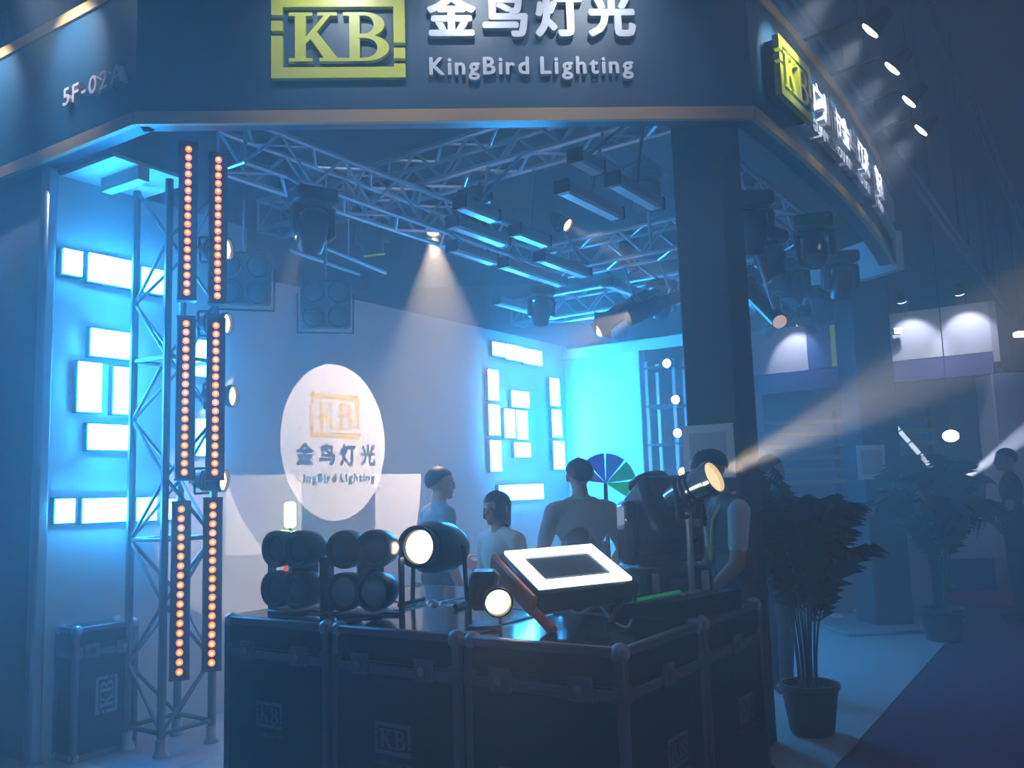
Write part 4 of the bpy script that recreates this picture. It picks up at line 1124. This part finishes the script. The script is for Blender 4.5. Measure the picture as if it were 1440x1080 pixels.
p = ony(1337, 613, 15.5); tl = thing('pendant_lamp', 'round white lamp hanging inside the neighbouring booth', 'lamp', p)
MB().ball((0, 0, 0), (.13, .13, .10), 16, 10).build('globe', mat('lit_pendant_globe', (.9, .9, .9), .3, emit=(.80, .86, 1), es=60), tl); MB().tube((0, 0, .08), (0, 0, 10 - p.z), .01).build('cord', M_BLACK, tl)
# slanted LED tube and a moving light with a white beam
a, c = ony(1251, 590, 14.5), ony(1338, 690, 14.0)
tl = thing('led_tube', 'slanted white LED tube on a stand beyond the far pillar', 'lamp', V((c.x, c.y, 0)))
D = a - c; o0 = V((0, 0, c.z))
for k in range(6): MB().tube(o0 + D * (k / 6 + .012), o0 + D * ((k + 1) / 6 - .012), .035, n=10).build('tube_section', mat('lit_tube', (.8, .9, 1), .3, emit=(.7, .82, 1), es=1.6), tl)
MB().tube(V((0, 0, .01)), o0, .025).build('pole', M_BLACK, tl); MB().lathe([(.2, 0), (.2, .02), (.03, .04)], 16).build('foot', M_BLACK, tl); MB().tube(o0, o0 + D, .02, n=8, M=Matrix.Translation((.03, .03, 0))).build('spine', M_BLACK, tl)
p = ony(1333, 690, 13.4)
tl = moving_head('moving_head_light', 'distant moving head on a black stand throwing a white beam', V((p.x, p.y, p.z - .30)), 0, .9, 1.0, hung=False, lens=M_COOLON)
I = tl.matrix_world.inverted(); MB().box((0, 0, -(p.z - .30) / 2), (.34, .30, p.z - .31), None, .02).build('stand', M_BLACK, tl)
d = (ony(1440, 612, 11.8) - p); spot('white_beam', p + d.normalized() * .2, d, 90000, (.72, .78, 1), 9, .15, .03, tl)
p = onz(1128, 400, 3.5); p = ony(1163, 457, 15.0)
# white counter, red rug, stools
p = onz(1368, 828, 0)
t = thing('reception_counter', 'white reception counter with blue base beyond the bushy palm', 'counter', rotz(V((p.x, p.y, .0)), -.15))
MB().box((0, 0, .73), (.62, .45, .62), None, .02).build('cabinet', mat('counter_white', (.62, .64, .72), .5), t); MB().box((0, .0, .21), (.5, .36, .42)).build('base', mat('counter_blue', (.03, .06, .25), .5), t); MB().box((0, 0, 1.055), (.68, .5, .03), None, .01).build('worktop', MATS['counter_white'], t)
p = onz(1398, 845, 0); t = thing('round_rug', 'bright red round platform on the aisle', 'platform', V((p.x, p.y, .01)))
MB().lathe([(.52, 0), (.52, .05), (.50, .06)], 40).build('drum', mat('red_felt', (.55, .03, .03), .8), t); MB().lathe([(.45, .058), (.45, .066), (0, .066)], 40).build('top', MATS['red_felt'], t)
# hall track rails beside the curved fascia
for k, (x, y, z, r) in enumerate(((1150, 70, 5.6, .05), (1180, 88, 5.6, .03), (1290, 262, 6.4, .045))):
    q = onz(x, y, z); t = thing('ceiling_track', 'long dark lighting track under the hall ceiling beyond the curved fascia', 'track', q, 'lighting tracks under the hall ceiling')
    MB().tube(-VD * 4, VD * 16, r, n=8).build('pipe', mat('track_grey', (.16, .16, .19), .5, .4), t)
    for j in range(5): MB().tube(VD * (j * 4 - 3), VD * (j * 4 - 3) + V((0, 0, 10 - z)), .008, n=5).build('hanger', M_BLACK, t)
# added lamps out of view over the aisles, giving neutral front light
for k, (x, y, e) in enumerate(((3.0, -5.0, 340), (9.5, 1.0, 340))):
    t = thing('added_front_lamp', 'added unseen lamp under the hall ceiling for front light', 'lamp', V((x, y, 9.0)), 'added front lamps under the hall ceiling')
    MB().lathe([(.08, .30), (.12, .25), (.30, .02), (.32, 0), (.28, .02)], 20).build('shade', M_ALUD, t); MB().lathe([(.27, .02), (.2, -.01), (0, -.02)], 20, None, False).build('lens', M_COOLON, t)
    MB().tube((0, 0, .28), (0, 0, 1.0), .012, n=6).build('hanger', M_BLACK, t)
    spot(('front_fill_behind_offscreen', 'front_fill_aisle_offscreen')[k], (x, y, 8.95), (-.15 * x / 5, .5, -1), e, (.88, .86, 1), 130, .6, .25, t)
# hall lamps far away
for (x, y, Y) in ((1128, 458, 26), (1435, 470, 24)):
    q = ony(x, y, Y); t = thing('hall_lamp', 'distant white hall lamp above the neighbouring booth', 'lamp', q, 'distant hall lamps')
    MB().box((0, 0, 0), (.3, .25, .14), None, .03).build('body', M_COOLON, t); MB().tube((0, 0, .05), (0, 0, 10 - q.z), .015, n=5).build('hanger', M_BLACK, t)

# ================================================================== HAZE
def haze(name, label, c, d, rho, ang=0):
    hz = MB().box((0, 0, 0), d, rotz(c, ang)).build(name, mat(name + '_volume'), None, False)
    tag(hz, label, 'haze', kind='stuff')
    nt = MATS[name + '_volume'].node_tree; nt.nodes.clear()
    ou = nt.nodes.new('ShaderNodeOutputMaterial'); vn = nt.nodes.new('ShaderNodeVolumeScatter')
    vn.inputs['Color'].default_value = (.9, .95, 1, 1); vn.inputs['Density'].default_value = rho; vn.inputs['Anisotropy'].default_value = .2
    nt.links.new(vn.outputs[0], ou.inputs['Volume'])
haze('hall_haze', 'thin haze hanging in the air of the hall', (4, 14, 5.0), (45.8, 43.8, 9.98), HAZE_HALL)
haze('haze', 'stage haze filling the booth and drifting out in front of it', (-1.0, 5.0, 2.9), (11.0, 12.0, 5.78), HAZE_BOOTH)
